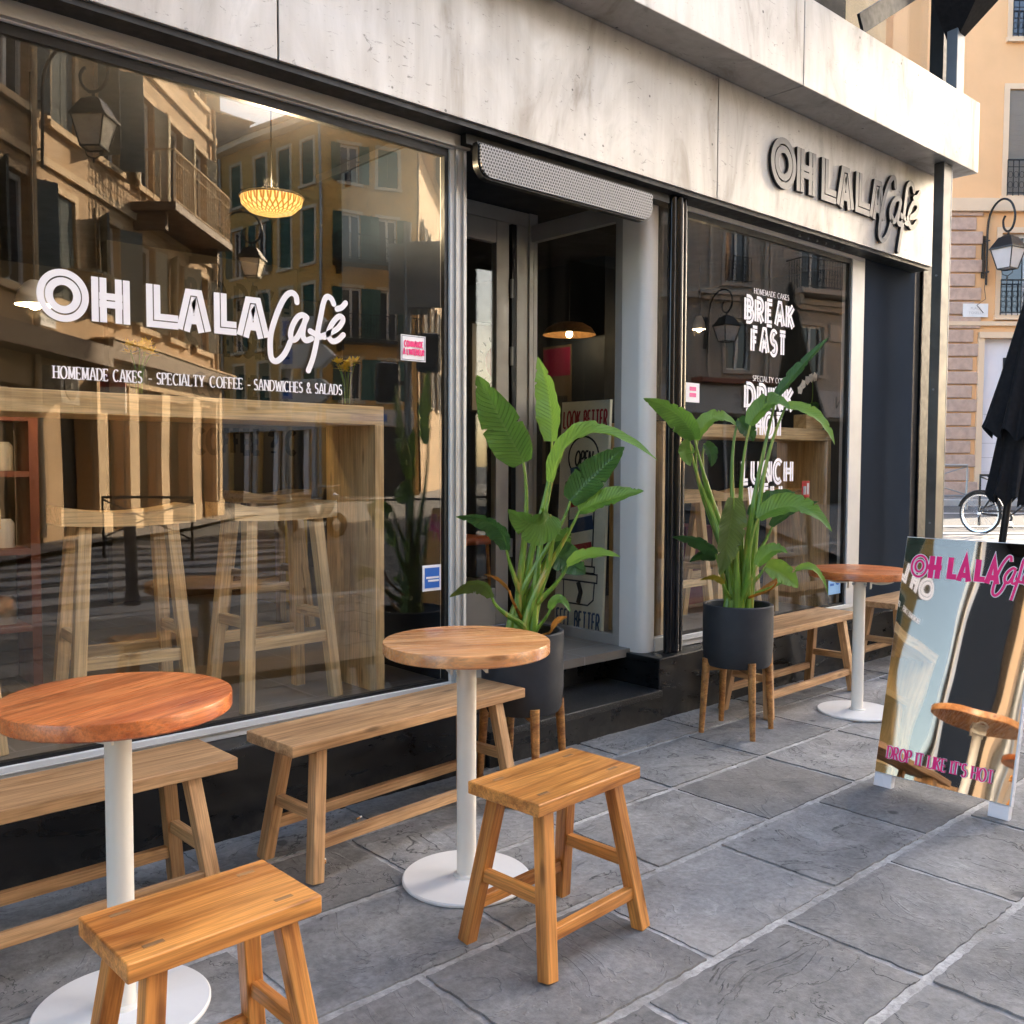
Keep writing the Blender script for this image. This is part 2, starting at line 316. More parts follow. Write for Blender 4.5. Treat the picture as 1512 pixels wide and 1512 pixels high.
# woven lamp
k = N('woven'); sx = k.n('ShaderNodeSeparateXYZ'); k.l(k.coord('Object'), sx.inputs[0]); th = k.math('MULTIPLY', k.math('ARCTAN2', sx.outputs[1], sx.outputs[0]), 14.0)
rr_ = k.math('MULTIPLY', k.math('SQRT', k.math('ADD', k.math('MULTIPLY', sx.outputs[0], sx.outputs[0]), k.math('MULTIPLY', sx.outputs[1], sx.outputs[1]))), 75.0)
g_ = k.math('MAXIMUM', k.math('ABSOLUTE', k.math('SINE', k.math('ADD', th, rr_))), k.math('ABSOLUTE', k.math('SINE', k.math('SUBTRACT', th, rr_))))
k.color(k.ramp(g_, [(0.75, (0.72, 0.45, 0.14)), (0.97, (0.30, 0.13, 0.03))])); k.set(Roughness=0.7); k.l(k.ramp(g_, [(0.75, (1.0, 0.60, 0.17)), (0.97, (0.30, 0.10, 0.01))]), k.b.inputs['Emission Color']); k.set(Emission_Strength=0.34)
# leaf materials
def leaf(name, c, rib, back):
    k = N(name); tc = k.n('ShaderNodeTexCoord'); sx = k.n('ShaderNodeSeparateXYZ'); k.l(tc.outputs['UV'], sx.inputs[0])
    u = k.math('ABSOLUTE', k.math('SUBTRACT', sx.outputs[0], 0.5))
    vein = k.math('FRACT', k.math('MULTIPLY', k.math('SUBTRACT', sx.outputs[1], k.math('MULTIPLY', u, 0.28)), 20.0))
    vv = k.ramp(vein, [(0.0, 0.0), (0.15, 1.0), (0.85, 1.0), (1.0, 0.0)])
    nz = k.noise(k.coord('Object'), 9, 4)
    cc = k.ramp(nz, [(0.3, tuple(x * 0.75 for x in c)), (0.7, tuple(x * 1.2 for x in c))])
    cc = k.mix(0.55, cc, k.ramp(vv, [(0.0, 0.55), (1.0, 1.05)]), 'MULTIPLY')
    rim = k.math('MULTIPLY', k.ramp(u, [(0.455, 0.0), (0.49, 1.0)]), k.ramp(k.noise(k.coord('Object'), 26, 3), [(0.50, 0.0), (0.60, 1.0)]))
    cc = k.mix(rim, cc, (0.20, 0.10, 0.02))
    cc = k.mix(k.ramp(k.noise(k.coord('Object'), 60, 2), [(0.66, 0.0), (0.72, 0.5)]), cc, (0.16, 0.13, 0.03))
    cc = k.mix(k.ramp(u, [(0.012, 1.0), (0.035, 0.0)]), cc, rib)
    ge = k.n('ShaderNodeNewGeometry')
    cc = k.mix(k.math('MULTIPLY', ge.outputs['Backfacing'], 0.85), cc, k.mix(0.3, back, k.ramp(vv, [(0.0, 0.6), (1.0, 1.0)]), 'MULTIPLY'))
    k.color(cc); k.set(Roughness=0.36, Specular_IOR_Level=0.5)
    k.b.inputs['Subsurface Weight'].default_value = 0.0
    k.bump(k.math('ADD', vv, k.math('MULTIPLY', nz, 0.8)), 0.85, 0.005)
    tr = k.n('ShaderNodeBsdfTranslucent'); k.l(cc, tr.inputs['Color']); mx = k.n('ShaderNodeMixShader'); mx.inputs[0].default_value = 0.38
    k.l(k.b.outputs[0], mx.inputs[1]); k.l(tr.outputs[0], mx.inputs[2]); k.l(mx.outputs[0], k.o.inputs[0])
    return k.m
leaf('leaf_mid', (0.12, 0.28, 0.010), (0.30, 0.45, 0.08), (0.13, 0.26, 0.045))
leaf('leaf_light', (0.24, 0.42, 0.012), (0.42, 0.55, 0.10), (0.20, 0.36, 0.06))
leaf('leaf_dark', (0.03, 0.105, 0.014), (0.16, 0.30, 0.05), (0.045, 0.12, 0.03))
leaf('leaf_olive', (0.115, 0.17, 0.016), (0.22, 0.30, 0.05), (0.13, 0.19, 0.04))
leaf('leaf_dry', (0.50, 0.20, 0.025), (0.5, 0.25, 0.05), (0.45, 0.2, 0.04))
leaf('leaf_yellow', (0.48, 0.36, 0.015), (0.5, 0.4, 0.05), (0.4, 0.32, 0.03))
k = N('petiole'); v = k.coord('Object', (30, 30, 3)); k.color(k.ramp(k.noise(v, 1.2, 3), [(0.3, (0.09, 0.19, 0.015)), (0.55, (0.20, 0.34, 0.04)), (0.72, (0.50, 0.36, 0.08))])); k.set(Roughness=0.4)
plain('plant_night', (0.012, 0.035, 0.02), 0.4)

# ------------------------------------------------------------------ mesh helpers
class MB:
    def __init__(s): s.v, s.f, s.mi, s.uv = [], [], [], {}
    def add(s, vs, fs, mi=0):
        b = len(s.v); s.v += [tuple(x) for x in vs]
        for f in fs: s.f.append(tuple(b + i for i in f)); s.mi.append(mi)
        return s
    def box(s, x0, y0, z0, x1, y1, z1, mi=0):
        v = [(x, y, z) for z in (z0, z1) for y in (y0, y1) for x in (x0, x1)]
        return s.add(v, [(0, 2, 3, 1), (4, 5, 7, 6), (0, 1, 5, 4), (2, 6, 7, 3), (0, 4, 6, 2), (1, 3, 7, 5)], mi)
    def frame(s, p0, p1, hint=None):
        a = Vector(p0); d = Vector(p1) - a; L = d.length; d.normalize()
        h = Vector(hint) if hint else (Vector((0, 0, 1)) if abs(d.z) < 0.9 else Vector((0, 1, 0)))
        y = h.cross(d).normalized(); z = d.cross(y); return a, d, y, z, L
    def bar(s, p0, p1, wy, wz, mi=0, hint=None):
        a, d, y, z, L = s.frame(p0, p1, hint); b = a + d * L
        v = [p + y * (sy * wy / 2) + z * (sz * wz / 2) for p in (a, b) for sz in (-1, 1) for sy in (-1, 1)]
        return s.add(v, [(0, 2, 3, 1), (4, 5, 7, 6), (0, 1, 5, 4), (2, 6, 7, 3), (0, 4, 6, 2), (1, 3, 7, 5)], mi)
    def cyl(s, p0, p1, r0, r1=None, n=20, mi=0, caps=True):
        r1 = r0 if r1 is None else r1
        a, d, y, z, L = s.frame(p0, p1); b = a + d * L; v = []
        for p, r in ((a, r0), (b, r1)):
            for i in range(n):
                t = 2 * math.pi * i / n; v.append(p + y * (r * math.cos(t)) + z * (r * math.sin(t)))
        f = [(i, (i + 1) % n, n + (i + 1) % n, n + i) for i in range(n)]
        if caps: f += [tuple(range(n - 1, -1, -1)), tuple(range(n, 2 * n))]
        return s.add(v, f, mi)
    def lathe(s, prof, n=40, c=(0, 0, 0), mi=0):
        v = []; m = len(prof)
        for i in range(n):
            t = 2 * math.pi * i / n
            for r, z in prof: v.append((c[0] + r * math.cos(t), c[1] + r * math.sin(t), c[2] + z))
        f = []
        for i in range(n):
            j = (i + 1) % n
            for q in range(m - 1): f.append((i * m + q, j * m + q, j * m + q + 1, i * m + q + 1))
        return s.add(v, f, mi)
    def tube(s, pts, r, n=8, mi=0, rads=None):
        pts = [Vector(p) for p in pts]; m = len(pts); v = []; prev = None
        for i, p in enumerate(pts):
            d = (pts[min(i + 1, m - 1)] - pts[max(i - 1, 0)]).normalized()
            y = (prev - d * prev.dot(d)) if prev is not None else d.orthogonal()
            if y.length < 1e-6: y = d.orthogonal()
            y.normalize(); prev = y; z = d.cross(y); rr = rads[i] if rads else r
            for k_ in range(n):
                t = 2 * math.pi * k_ / n; v.append(p + y * (rr * math.cos(t)) + z * (rr * math.sin(t)))
        f = [(i * n + k_, i * n + (k_ + 1) % n, (i + 1) * n + (k_ + 1) % n, (i + 1) * n + k_) for i in range(m - 1) for k_ in range(n)]
        f += [tuple(range(n - 1, -1, -1)), tuple(range((m - 1) * n, m * n))]
        return s.add(v, f, mi)
    def poly(s, pts, h0, h1, T, mi=0, mside=None):
        """prism: outline pts (a,b) swept from h0 to h1, T(a,b,h)->xyz"""
        n = len(pts); v = [T(a, b, h0) for a, b in pts] + [T(a, b, h1) for a, b in pts]
        s.add(v, [tuple(range(n)), tuple(range(2 * n - 1, n - 1, -1))], mi)
        b = len(s.v) - 2 * n
        for i in range(n): s.f.append((b + i, b + (i + 1) % n, b + n + (i + 1) % n, b + n + i)); s.mi.append(mi if mside is None else mside)
        return s
    def build(s, name, mats, parent=None, smooth=False, bevel=0.0, seg=2, kind=None, label=None, loc=None):
        me = bpy.data.meshes.new(name); me.from_pydata([tuple(x) for x in s.v], [], s.f)
        if isinstance(mats, str): mats = [mats]
        for m_ in mats: me.materials.append(MAT[m_])
        if len(mats) > 1: me.polygons.foreach_set('material_index', s.mi)
        import bmesh
        bm = bmesh.new(); bm.from_mesh(me); bmesh.ops.recalc_face_normals(bm, faces=bm.faces); bm.to_mesh(me); bm.free()
        o = bpy.data.objects.new(name, me); col.objects.link(o)
        finish(o, parent, smooth, bevel, seg)
        if kind: o['kind'] = kind
        if label: o['label'] = label
        if loc: o.location = loc
        return o
def finish(o, parent=None, smooth=False, bevel=0.0, seg=2):
    me = o.data
    if smooth:
        me.polygons.foreach_set('use_smooth', [True] * len(me.polygons))
        if hasattr(me, 'set_sharp_from_angle'): me.set_sharp_from_angle(angle=R(38))
    if bevel:
        b = o.modifiers.new('edge', 'BEVEL'); b.width = bevel; b.segments = seg; b.limit_method = 'ANGLE'; b.angle_limit = R(40)
    if parent is not None: o.parent = parent
def tag(o, label, cat, group=None):
    o['label'] = label; o['category'] = cat
    if group: o['group'] = group
    return o
def thing(name, label, cat, loc=(0, 0, 0), rz=0.0, group=None):
    o = bpy.data.objects.new(name, None); col.objects.link(o); o.location = loc; o.rotation_euler = (0, 0, rz); o.empty_display_size = 0.1
    return tag(o, label, cat, group)
def kids(o): return [c for c in col.objects if c.parent is o]
def copy_tree(o, label=None, loc=None, rz=None, parent=None):
    c = o.copy(); col.objects.link(c)
    if parent is not None: c.parent = parent
    if label: c['label'] = label
    if loc is not None: c.location = loc
    if rz is not None: c.rotation_euler = (0, 0, rz)
    for ch in KIDS.get(o.name, kids(o)): copy_tree(ch, parent=c)
    return c
KIDS = {}
def beam(name, p0, p1, wy, wz, mat, parent, bevel=0.003, hint=None):
    """a straight timber with its grain along its own X axis"""
    a, d, y, z, L = MB().frame(p0, p1, hint)
    o = MB().box(0, -wy / 2, -wz / 2, L, wy / 2, wz / 2).build(name, mat, None, False, bevel)
    o.matrix_local = Matrix(((d.x, y.x, z.x, a.x), (d.y, y.y, z.y, a.y), (d.z, y.z, z.z, a.z), (0, 0, 0, 1)))
    o.parent = parent
    return o
def arc(cx, cz, rx, rz, a0, a1, n=10):
    return [(cx + rx * math.cos(R(a0 + (a1 - a0) * i / n)), cz + rz * math.sin(R(a0 + (a1 - a0) * i / n))) for i in range(n + 1)]
def spline(pts, n=6):
    """Catmull-Rom through pts"""
    P = [pts[0]] + list(pts) + [pts[-1]]; out = []
    for i in range(1, len(P) - 2):
        for t in range(n):
            u = t / n; a, b, c, d = P[i - 1], P[i], P[i + 1], P[i + 2]
            out.append(tuple(0.5 * (2 * b[k_] + (c[k_] - a[k_]) * u + (2 * a[k_] - 5 * b[k_] + 4 * c[k_] - d[k_]) * u * u + (3 * b[k_] - a[k_] - 3 * c[k_] + d[k_]) * u ** 3) for k_ in range(len(b))))
    out.append(tuple(pts[-1])); return out

# ------------------------------------------------------------------ lettering drawn as strokes
GL = {
 'A': (.8, [[(0, 0), (.35, 1), (.45, 1), (.8, 0)], [(.15, .34), (.65, .34)]]),
 'B': (.6, [[(0, 0), (0, 1)], [(0, 1), (.28, 1)] + arc(.28, .76, .25, .24, 80, -80) + [(0, .52)], [(.28, .52)] + arc(.3, .26, .3, .26, 80, -80) + [(0, 0)]]),
 'C': (.78, [arc(.43, .5, .43, .5, 48, 312, 18)]),
 'D': (.76, [[(0, 0), (0, 1)], [(0, 1), (.28, 1)] + arc(.28, .5, .48, .5, 80, -80, 14) + [(0, 0)]]),
 'E': (.56, [[(0, 0), (0, 1)], [(0, 1), (.56, 1)], [(0, .52), (.44, .52)], [(0, 0), (.56, 0)]]),
 'F': (.54, [[(0, 0), (0, 1)], [(0, 1), (.54, 1)], [(0, .52), (.42, .52)]]),
 'H': (.72, [[(0, 0), (0, 1)], [(.72, 0), (.72, 1)], [(0, .52), (.72, .52)]]),
 'I': (.0, [[(0, 0), (0, 1)]]),
 'K': (.66, [[(0, 0), (0, 1)], [(.64, 1), (.03, .46)], [(.2, .58), (.66, 0)]]),
 'L': (.54, [[(0, 1), (0, 0)], [(0, 0), (.54, 0)]]),
 'M': (.9, [[(.05, 0), (.08, 1)], [(.08, 1), (.45, .1)], [(.45, .1), (.82, 1)], [(.82, 1), (.85, 0)]]),
 'N': (.74, [[(0, 0), (0, 1)], [(0, 1), (.74, 0)], [(.74, 0), (.74, 1)]]),
 'O': (.9, [arc(.45, .5, .45, .5, 0, 360, 26)]),
 'P': (.58, [[(0, 0), (0, 1)], [(0, 1), (.28, 1)] + arc(.28, .74, .3, .26, 80, -80) + [(0, .48)]]),
 'R': (.64, [[(0, 0), (0, 1)], [(0, 1), (.28, 1)] + arc(.28, .74, .3, .26, 80, -80) + [(0, .48)], [(.26, .48), (.64, 0)]]),
 'S': (.56, [arc(.29, .75, .25, .25, 35, 262, 12) + arc(.28, .26, .28, .26, 82, -150, 12)]),
 'T': (.7, [[(.35, 0), (.35, 1)], [(0, 1), (.7, 1)]]),
 'U': (.7, [[(0, 1), (0, .32)] + arc(.35, .32, .35, .32, 190, 350, 10) + [(.7, 1)]]),
 'W': (1.1, [[(0, 1), (.28, 0)], [(.28, 0), (.55, .9)], [(.55, .9), (.83, 0)], [(.83, 0), (1.1, 1)]]),
 'Y': (.72, [[(0, 1), (.36, .48)], [(.72, 1), (.36, .48)], [(.36, .48), (.36, 0)]]),
 'X': (.72, [[(0, 1), (.72, 0)], [(.72, 1), (0, 0)]]),
 'V': (.76, [[(0, 1), (.38, 0)], [(.38, 0), (.76, 1)]]),
 '?': (.55, [arc(.27, .74, .26, .26, 170, -50, 10) + [(.27, .42), (.27, .26)], [(.27, .1), (.27, 0)]]),
 '&': (.8, [[(.8, 0), (.2, .68)] + arc(.34, .80, .17, .2, 200, -40, 10) + [(.12, .40)] + arc(.3, .24, .28, .24, 140, 300, 8) + [(.74, .44)]]),
 '-': (.35, [[(0, .4), (.35, .4)]]), "'": (.05, [[(.02, 1), (0, .78)]]), ' ': (.35, []),
}
class Strokes:
    """flat or raised strokes on a plane; T(a,b,h)->xyz, h towards the viewer"""
    def __init__(s, T, h=0.0008, solid=False): s.mb = MB(); s.T = T; s.h = h; s.solid = solid; s.k = 0
    def ribbon(s, pts, wid, off=0.0, closed=False, mi=0):
        pts = [p for i, p in enumerate(pts) if i == 0 or (abs(p[0] - pts[i - 1][0]) + abs(p[1] - pts[i - 1][1])) > 1e-5]
        if closed and (abs(pts[0][0] - pts[-1][0]) + abs(pts[0][1] - pts[-1][1])) < 1e-5: pts = pts[:-1]
        m = len(pts); Lp, Rp = [], []
        def nrm(a, b):
            dx, dz = b[0] - a[0], b[1] - a[1]; L = math.hypot(dx, dz) or 1; return (-dz / L, dx / L)
        for i, p in enumerate(pts):
            if closed: n0, n1 = nrm(pts[i - 1], p), nrm(p, pts[(i + 1) % m])
            else:
                n1 = nrm(p, pts[i + 1]) if i < m - 1 else None; n0 = nrm(pts[i - 1], p) if i else n1; n1 = n1 or n0
            bx, bz = n0[0] + n1[0], n0[1] + n1[1]; L = math.hypot(bx, bz) or 1; bx /= L; bz /= L
            c = max(0.34, bx * n0[0] + bz * n0[1])
            if callable(wid):
                w_ = (wid(n0) + wid(n1)) / 2
            else: w_ = wid
            a, b = (off + w_ / 2) / c, (off - w_ / 2) / c
            Lp.append((p[0] + bx * a, p[1] + bz * a)); Rp.append((p[0] + bx * b, p[1] + bz * b))
        s.k += 1; h = s.h + s.k * (0.00006 if not s.solid else 0.0003)
        T = s.T; v = [T(*q, h) for q in Lp] + [T(*q, h) for q in Rp]
        rng = range(m if closed else m - 1); j = lambda i: (i + 1) % m
        f = [(i, j(i), m + j(i), m + i) for i in rng]; s.mb.add(v, f, mi)
        if s.solid:
            v = [T(*q, h) for q in Lp] + [T(*q, h) for q in Rp] + [T(*q, 0) for q in Lp] + [T(*q, 0) for q in Rp]
            f = [(i, j(i), 2 * m + j(i), 2 * m + i) for i in rng] + [(m + i, m + j(i), 3 * m + j(i), 3 * m + i) for i in rng]
            if not closed: f += [(0, m, 3 * m, 2 * m), (m - 1, 2 * m - 1, 4 * m - 1, 3 * m - 1)]
            s.mb.add(v, f, mi + 1)
    def glyphs(s, text, x0, z0, h, width=None, style='sans', wt=0.12, gap=0.16, mi=0, slant=0.0):
        adv = sum(GL[c][0] + gap for c in text) - gap
        sx = (width / adv) if width else h
        x = 0.0
        for c in text:
            wd, strokes = GL[c]
            for st in strokes:
                P = [(x0 + (x + a) * sx + slant * b * h, z0 + b * h) for a, b in st]
                closed = len(st) > 3 and st[0] != st[-1] and abs(st[0][0] - st[-1][0]) < 1e-6 and abs(st[0][1] - st[-1][1]) < 1e-6
                closed = closed or c == 'O'
                if style == 'inline':
                    for o_ in (-1, 1): s.ribbon(P, wt * h * 0.44, o_ * wt * h * 0.28, closed, mi)
                elif style == 'serif':
                    def wf(n): # nib contrast
                        d = abs(n[0] * 0.95 + n[1] * 0.3); return h * wt * (0.42 + 0.75 * d)
                    s.ribbon(P, wf, 0, closed, mi)
                    if not closed:
                        for e, q in ((0, 1), (-1, -2)):
                            ex, ez = st[e]; qx, qz = st[q]
                            if (ez < 0.01 or ez > 0.99) and abs(qz - ez) > 0.3 and c not in 'USC':
                                s.ribbon([(P[e][0] - 0.15 * h, P[e][1] + (0.02 if ez < .5 else -.02) * h), (P[e][0] + 0.15 * h, P[e][1] + (0.02 if ez < .5 else -.02) * h)], h * 0.055, 0, False, mi)
                            elif abs(qx - ex) > 0.3 and abs(qz - ez) < 0.01 and c in 'EFLT':
                                s.ribbon([(P[e][0], P[e][1] - (0.0 if ez < .5 else 0.16) * h + (0.0 if ez < .9 and ez > .1 else 0)), (P[e][0], P[e][1] + (0.16 if ez < .5 else 0.0) * h)], h * 0.06, 0, False, mi)
                else:
                    s.ribbon(P, wt * h, 0, closed, mi)
            x += wd + gap
    def build(s, name, mats, parent): return s.mb.build(name, mats, parent)
def bfont(name, text, size, mat, M, parent, xscale=1.0, align='LEFT'):
    """plain small print with the built-in sans letterforms"""
    cu = bpy.data.curves.new(name, 'FONT'); cu.body = text; cu.size = size; cu.align_x = align; cu.resolution_u = 2
    tmp = bpy.data.objects.new(name, cu); col.objects.link(tmp)
    dg = bpy.context.evaluated_depsgraph_get(); me = bpy.data.meshes.new_from_object(tmp.evaluated_get(dg))
    bpy.data.objects.remove(tmp); bpy.data.curves.remove(cu)
    me.materials.clear(); me.materials.append(MAT[mat]); me.transform(M @ Matrix.Diagonal((xscale, 1, 1, 1)))
    o = bpy.data.objects.new(name, me); col.objects.link(o); o.parent = parent; return o
def faceM(x, y, z):    # text on a plane facing -Y
    return Matrix.Translation((x, y, z)) @ Matrix.Rotation(R(90), 4, 'X')
FY = lambda y: (lambda a, b, h: (a, y - h, b))          # plane facing -Y

# ------------------------------------------------------------------ ground
from mathutils import noise as mnoise
def sheet_obj(name, pts, z, mat, kind='structure'):
    return MB().add([(x, y, z) for x, y in pts], [tuple(range(len(pts)))]).build(name, mat, kind=kind)
sheet_obj('ground', [(-400, -400), (400, -400), (400, 400), (-400, 400)], -0.16, 'asphalt')
road = MB().add([(-60, -70, -0.10), (60, -70, -0.10), (60, -1.95, -0.10), (-60, -1.95, -0.10)], [(0, 1, 2, 3)]).build('road', 'asphalt', kind='structure')
for i in range(8):
    y = -2.7 - i * 0.95
    MB().box(0.3 + 0.25 * i, y - 0.40, -0.0985, 5.2 + 0.5 * i, y + 0.08, -0.094).build('painted_stripe', 'road_paint', road)
MB().box(-10, -8.62, -0.0985, 22, -8.5, -0.094).build('painted_stripe', 'road_paint', road)
# pavement in front of the cafe: a mortar bed with single stones laid in it
pave = MB().box(-6.0, -1.75, -0.12, 10.4, 3.19, -0.0062).build('pavement', 'mortar', kind='structure')
rows = [3.20, 2.905, 2.46, 1.985, 1.515, 1.08, 0.63, 0.18, -0.28, -0.76, -1.25, -1.74]
offs = [0.31, 0.15, 0.44, 0.12, 0.44, 0.13, 0.5, 0.2, 0.45, 0.1, 0.4]
_stones = {}
for r_, (ya, yb) in enumerate(zip(rows[:-1], rows[1:])):
    x = -3.6 + offs[r_] * 1.0 - 0.02; L = 0.66
    if r_ == 2: x = 3.13 - 0.66 * 10
    if r_ == 3: x = 2.12 - 0.66 * 9
    if r_ == 4: x = 2.46 - 0.645 * 9; L = 0.645
    while x < 10.2:
        wx = L
        key = (r_ % 3, round(ya - yb, 3), L)
        x1 = x + wx; gx, gy = 0.0125, 0.0155
        if x1 > -2.4:
            mb = MB(); j = lambda a: random.uniform(-a, a); nx, ny = 26, 18; hw, hh = wx / 2 - gx, (ya - yb) / 2 - gy
            P = []
            for iy in range(ny + 1):
                for ix in range(nx + 1):
                    px, py = -hw + 2 * hw * ix / nx, -hh + 2 * hh * iy / ny
                    if ix in (0, nx): px += j(0.0035)
                    if iy in (0, ny): py += j(0.0035)
                    q = Vector((px * 3.1 + x * 5.3, py * 3.1 + ya * 7.7, r_ * 3.3)); f_ = mnoise.fractal(q, 0.8, 2.1, 5) * 2.6
                    fl = math.floor(f_); fr_ = f_ - fl; st_ = fl + max(0.0, min(1.0, (fr_ - 0.86) / 0.14))
                    ed = min(1.0, min(ix, nx - ix, 1.4 * iy, 1.4 * (ny - iy)) / 2.5)
                    P.append((px, py, max(-0.0045, min(0.0055, st_ * 0.0027)) * ed + j(0.0004) - (0.0012 if ed == 0 else 0)))
            F = [(a, a + 1, a + nx + 2, a + nx + 1) for iy in range(ny) for ix in range(nx) for a in [iy * (nx + 1) + ix]]
            ring = [i for i in range(nx + 1)] + [nx + (nx + 1) * i for i in range(1, ny + 1)] + [(nx + 1) * ny + nx - i for i in range(1, nx + 1)] + [(nx + 1) * (ny - i) for i in range(1, ny)]
            n0 = len(P); P += [(P[i][0] * 1.006, P[i][1] * 1.006, -0.03) for i in ring]; m = len(ring)
            F += [(ring[i], n0 + i, n0 + (i + 1) % m, ring[(i + 1) % m]) for i in range(m)]
            mb.add(P, F)
            o = mb.build('paving_stone', 'paving', pave, True); o.location = ((x + x1) / 2, (ya + yb) / 2, random.uniform(-0.001, 0.0018))
        x = x1
kerb = MB(); kerb.box(-60, -1.95, -0.14, 60, -1.752, 0.004); kerb.build('kerb', 'kerb_stone', kind='structure', bevel=0.01)
# the side street beyond the corner climbs gently; local x = across the view, local y = away
SIDE = Matrix.Rotation(R(-42), 4, 'Z')
def side_sheet(name, s0, s1, prof, mat):
    mb = MB(); n = len(prof); v = []
    for t, z in prof: v += [(s0, t, z), (s1, t, z)]
    mb.add(v, [(2 * i, 2 * i + 1, 2 * i + 3, 2 * i + 2) for i in range(n - 1)])
    o = mb.build(name, mat, kind='structure'); o.matrix_world = SIDE; return o
side_sheet('corner_pavement', 1.5, 26, [(8.4, -0.015), (9.3, -0.002), (15.2, 0.252)], 'far_paving')
side_sheet('side_road', 0, 30, [(15.2, 0.16), (21.2, 0.47)], 'asphalt')
side_sheet('far_pavement', 0, 30, [(21.2, 0.58), (25.0, 0.76)], 'far_paving')
o = MB().box(0, 15.15, 0.1, 28, 15.4, 0.27).build('corner_kerb', 'kerb_stone', kind='structure', bevel=0.01); o.matrix_world = SIDE
o = MB().box(0, 21.05, 0.4, 28, 21.3, 0.60).build('far_kerb', 'kerb_stone', kind='structure', bevel=0.01); o.matrix_world = SIDE
for t, z in ((17.0, 0.262), (19.3, 0.382)):
    o = MB().add([(2, t, z), (26, t, z), (26, t + 0.16, z + 0.0083), (2, t + 0.16, z + 0.0083)], [(0, 1, 2, 3)]).build('painted_line', 'road_paint', kind='structure'); o.matrix_world = SIDE
# pavement on the other side of the street, along the raking tan house
sheet_obj('opposite_pavement', [(-2.0, -3.8), (1.2, -5.2), (7.4, -11.7), (12.6, -17.6), (11.4, -19.2), (3.0, -12.0), (-6.0, -3.0)], -0.005, 'far_paving')
sheet_obj('opposite_pavement', [(16.5, -25.5), (22.5, -23.6), (34.0, -20.0), (45, -17), (45, -40), (17, -40)], -0.006, 'far_paving')
sheet_obj('opposite_pavement', [(21.8, -11.3), (24.2, -9.6), (42.0, -4.6), (44, -12), (27, -17)], -0.007, 'far_paving')

# ------------------------------------------------------------------ the cafe
PY, FYY, GY = 3.186, 3.186, 3.35      # plinth front, fascia front, glass
cafe = thing('cafe_building', 'cafe shopfront with pale sheet-metal fascia, black plinth and large windows', 'building', (3.0, 3.3, 0))
OFF = Vector((3.0, 3.3, 0))
class CB(MB):
    def build(s, name, mats, parent=None, *a, **kw):
        if parent is None: parent = cafe
        s.v = [(x - 3.0, y - 3.3, z) for x, y, z in s.v]
        return MB.build(s, name, mats, parent, *a, **kw)
CT = lambda y: (lambda a, b, h: (a - 3.0, y - h - 3.3, b))
# plinths and door step
CB().box(-0.66, PY, -0.05, 2.72, 3.60, 0.325).build('plinth', 'plinth_black', None, False, 0.006)
CB().box(3.93, PY, -0.05, 7.02, 3.60, 0.325).build('plinth', 'plinth_black', None, False, 0.006)
CB().box(2.722, 3.166, -0.05, 3.928, 3.56, 0.125).build('step_riser', 'plinth_black')
CB().box(2.722, 3.160, 0.126, 3.928, 3.56, 0.162).build('step_tread', 'granite_step', None, False, 0.004)
CB().box(2.722, 3.561, -0.05, 3.98, 4.6, 0.335).build('threshold', 'black_paint')
# fascia and the projecting box above it, in separate sheets
for x0, x1 in ((-0.66, 1.715), (1.722, 4.378), (4.385, 7.03)):
    CB().box(x0, FYY, 2.823, x1, 3.24, 3.484).build('fascia_panel', 'sheet_metal', None, False, 0.002)
for x0, x1 in ((-0.66, 2.216), (2.222, 4.836), (4.842, 7.207)):
    CB().box(x0, 2.944, 3.486, x1, 3.5, 3.985).build('canopy_panel', 'sheet_metal', None, False, 0.004)
CB().box(-0.66, 3.245, 2.826, 7.0, 3.5, 3.48).build('lintel', 'black_gasket')
CB().box(-0.66, 3.20, 2.80, 7.02, 3.33, 2.8225).build('fascia_return', 'black_gasket')  # painted black for the shadow gap under the fascia
for i in range(6): CB().cyl((5.35 + 0.105 * i, 3.262, 2.801), (5.35 + 0.105 * i, 3.262, 2.788), 0.006, None, 8).build('rivet', 'galvanised')
# windows
def window(x0, x1, z0, z1, fr, name_label):
    l_, r_, b_, t_ = fr
    mb = CB()
    mb.box(x0, 3.325, z0, x1, 3.40, z0 + b_); mb.box(x0, 3.325, z1 - t_, x1, 3.40, z1)
    mb.box(x0, 3.3252, z0 + b_, x0 + l_, 3.40, z1 - t_); mb.box(x1 - r_, 3.3252, z0 + b_, x1, 3.40, z1 - t_)
    w_ = mb.build('window', 'aluminium', None, False, 0.003)
    g = CB(); a, b, c, d = x0 + l_, x1 - r_, z0 + b_, z1 - t_; q = 0.022
    g.box(a, 3.338, c, b, 3.365, c + q * 0.6); g.box(a, 3.338, d - q * 1.6, b, 3.365, d); g.box(a, 3.3382, c + q * 0.6, a + q, 3.365, d - q * 1.6); g.box(b - q, 3.3382, c + q * 0.6, b, 3.365, d - q * 1.6)
    g.build('gasket', 'black_gasket', w_)
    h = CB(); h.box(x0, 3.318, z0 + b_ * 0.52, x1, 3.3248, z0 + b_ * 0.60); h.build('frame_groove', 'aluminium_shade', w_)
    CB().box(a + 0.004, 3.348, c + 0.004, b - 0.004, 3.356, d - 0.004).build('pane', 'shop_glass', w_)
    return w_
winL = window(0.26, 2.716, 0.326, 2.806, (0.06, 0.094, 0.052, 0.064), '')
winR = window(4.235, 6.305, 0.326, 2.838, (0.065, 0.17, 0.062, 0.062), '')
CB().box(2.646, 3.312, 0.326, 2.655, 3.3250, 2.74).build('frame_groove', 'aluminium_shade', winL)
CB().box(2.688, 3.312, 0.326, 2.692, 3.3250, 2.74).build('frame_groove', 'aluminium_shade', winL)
CB().box(0.26, 3.30, 2.748, 2.716, 3.3248, 2.80).build('frame_cap', 'aluminium_shade', winL)
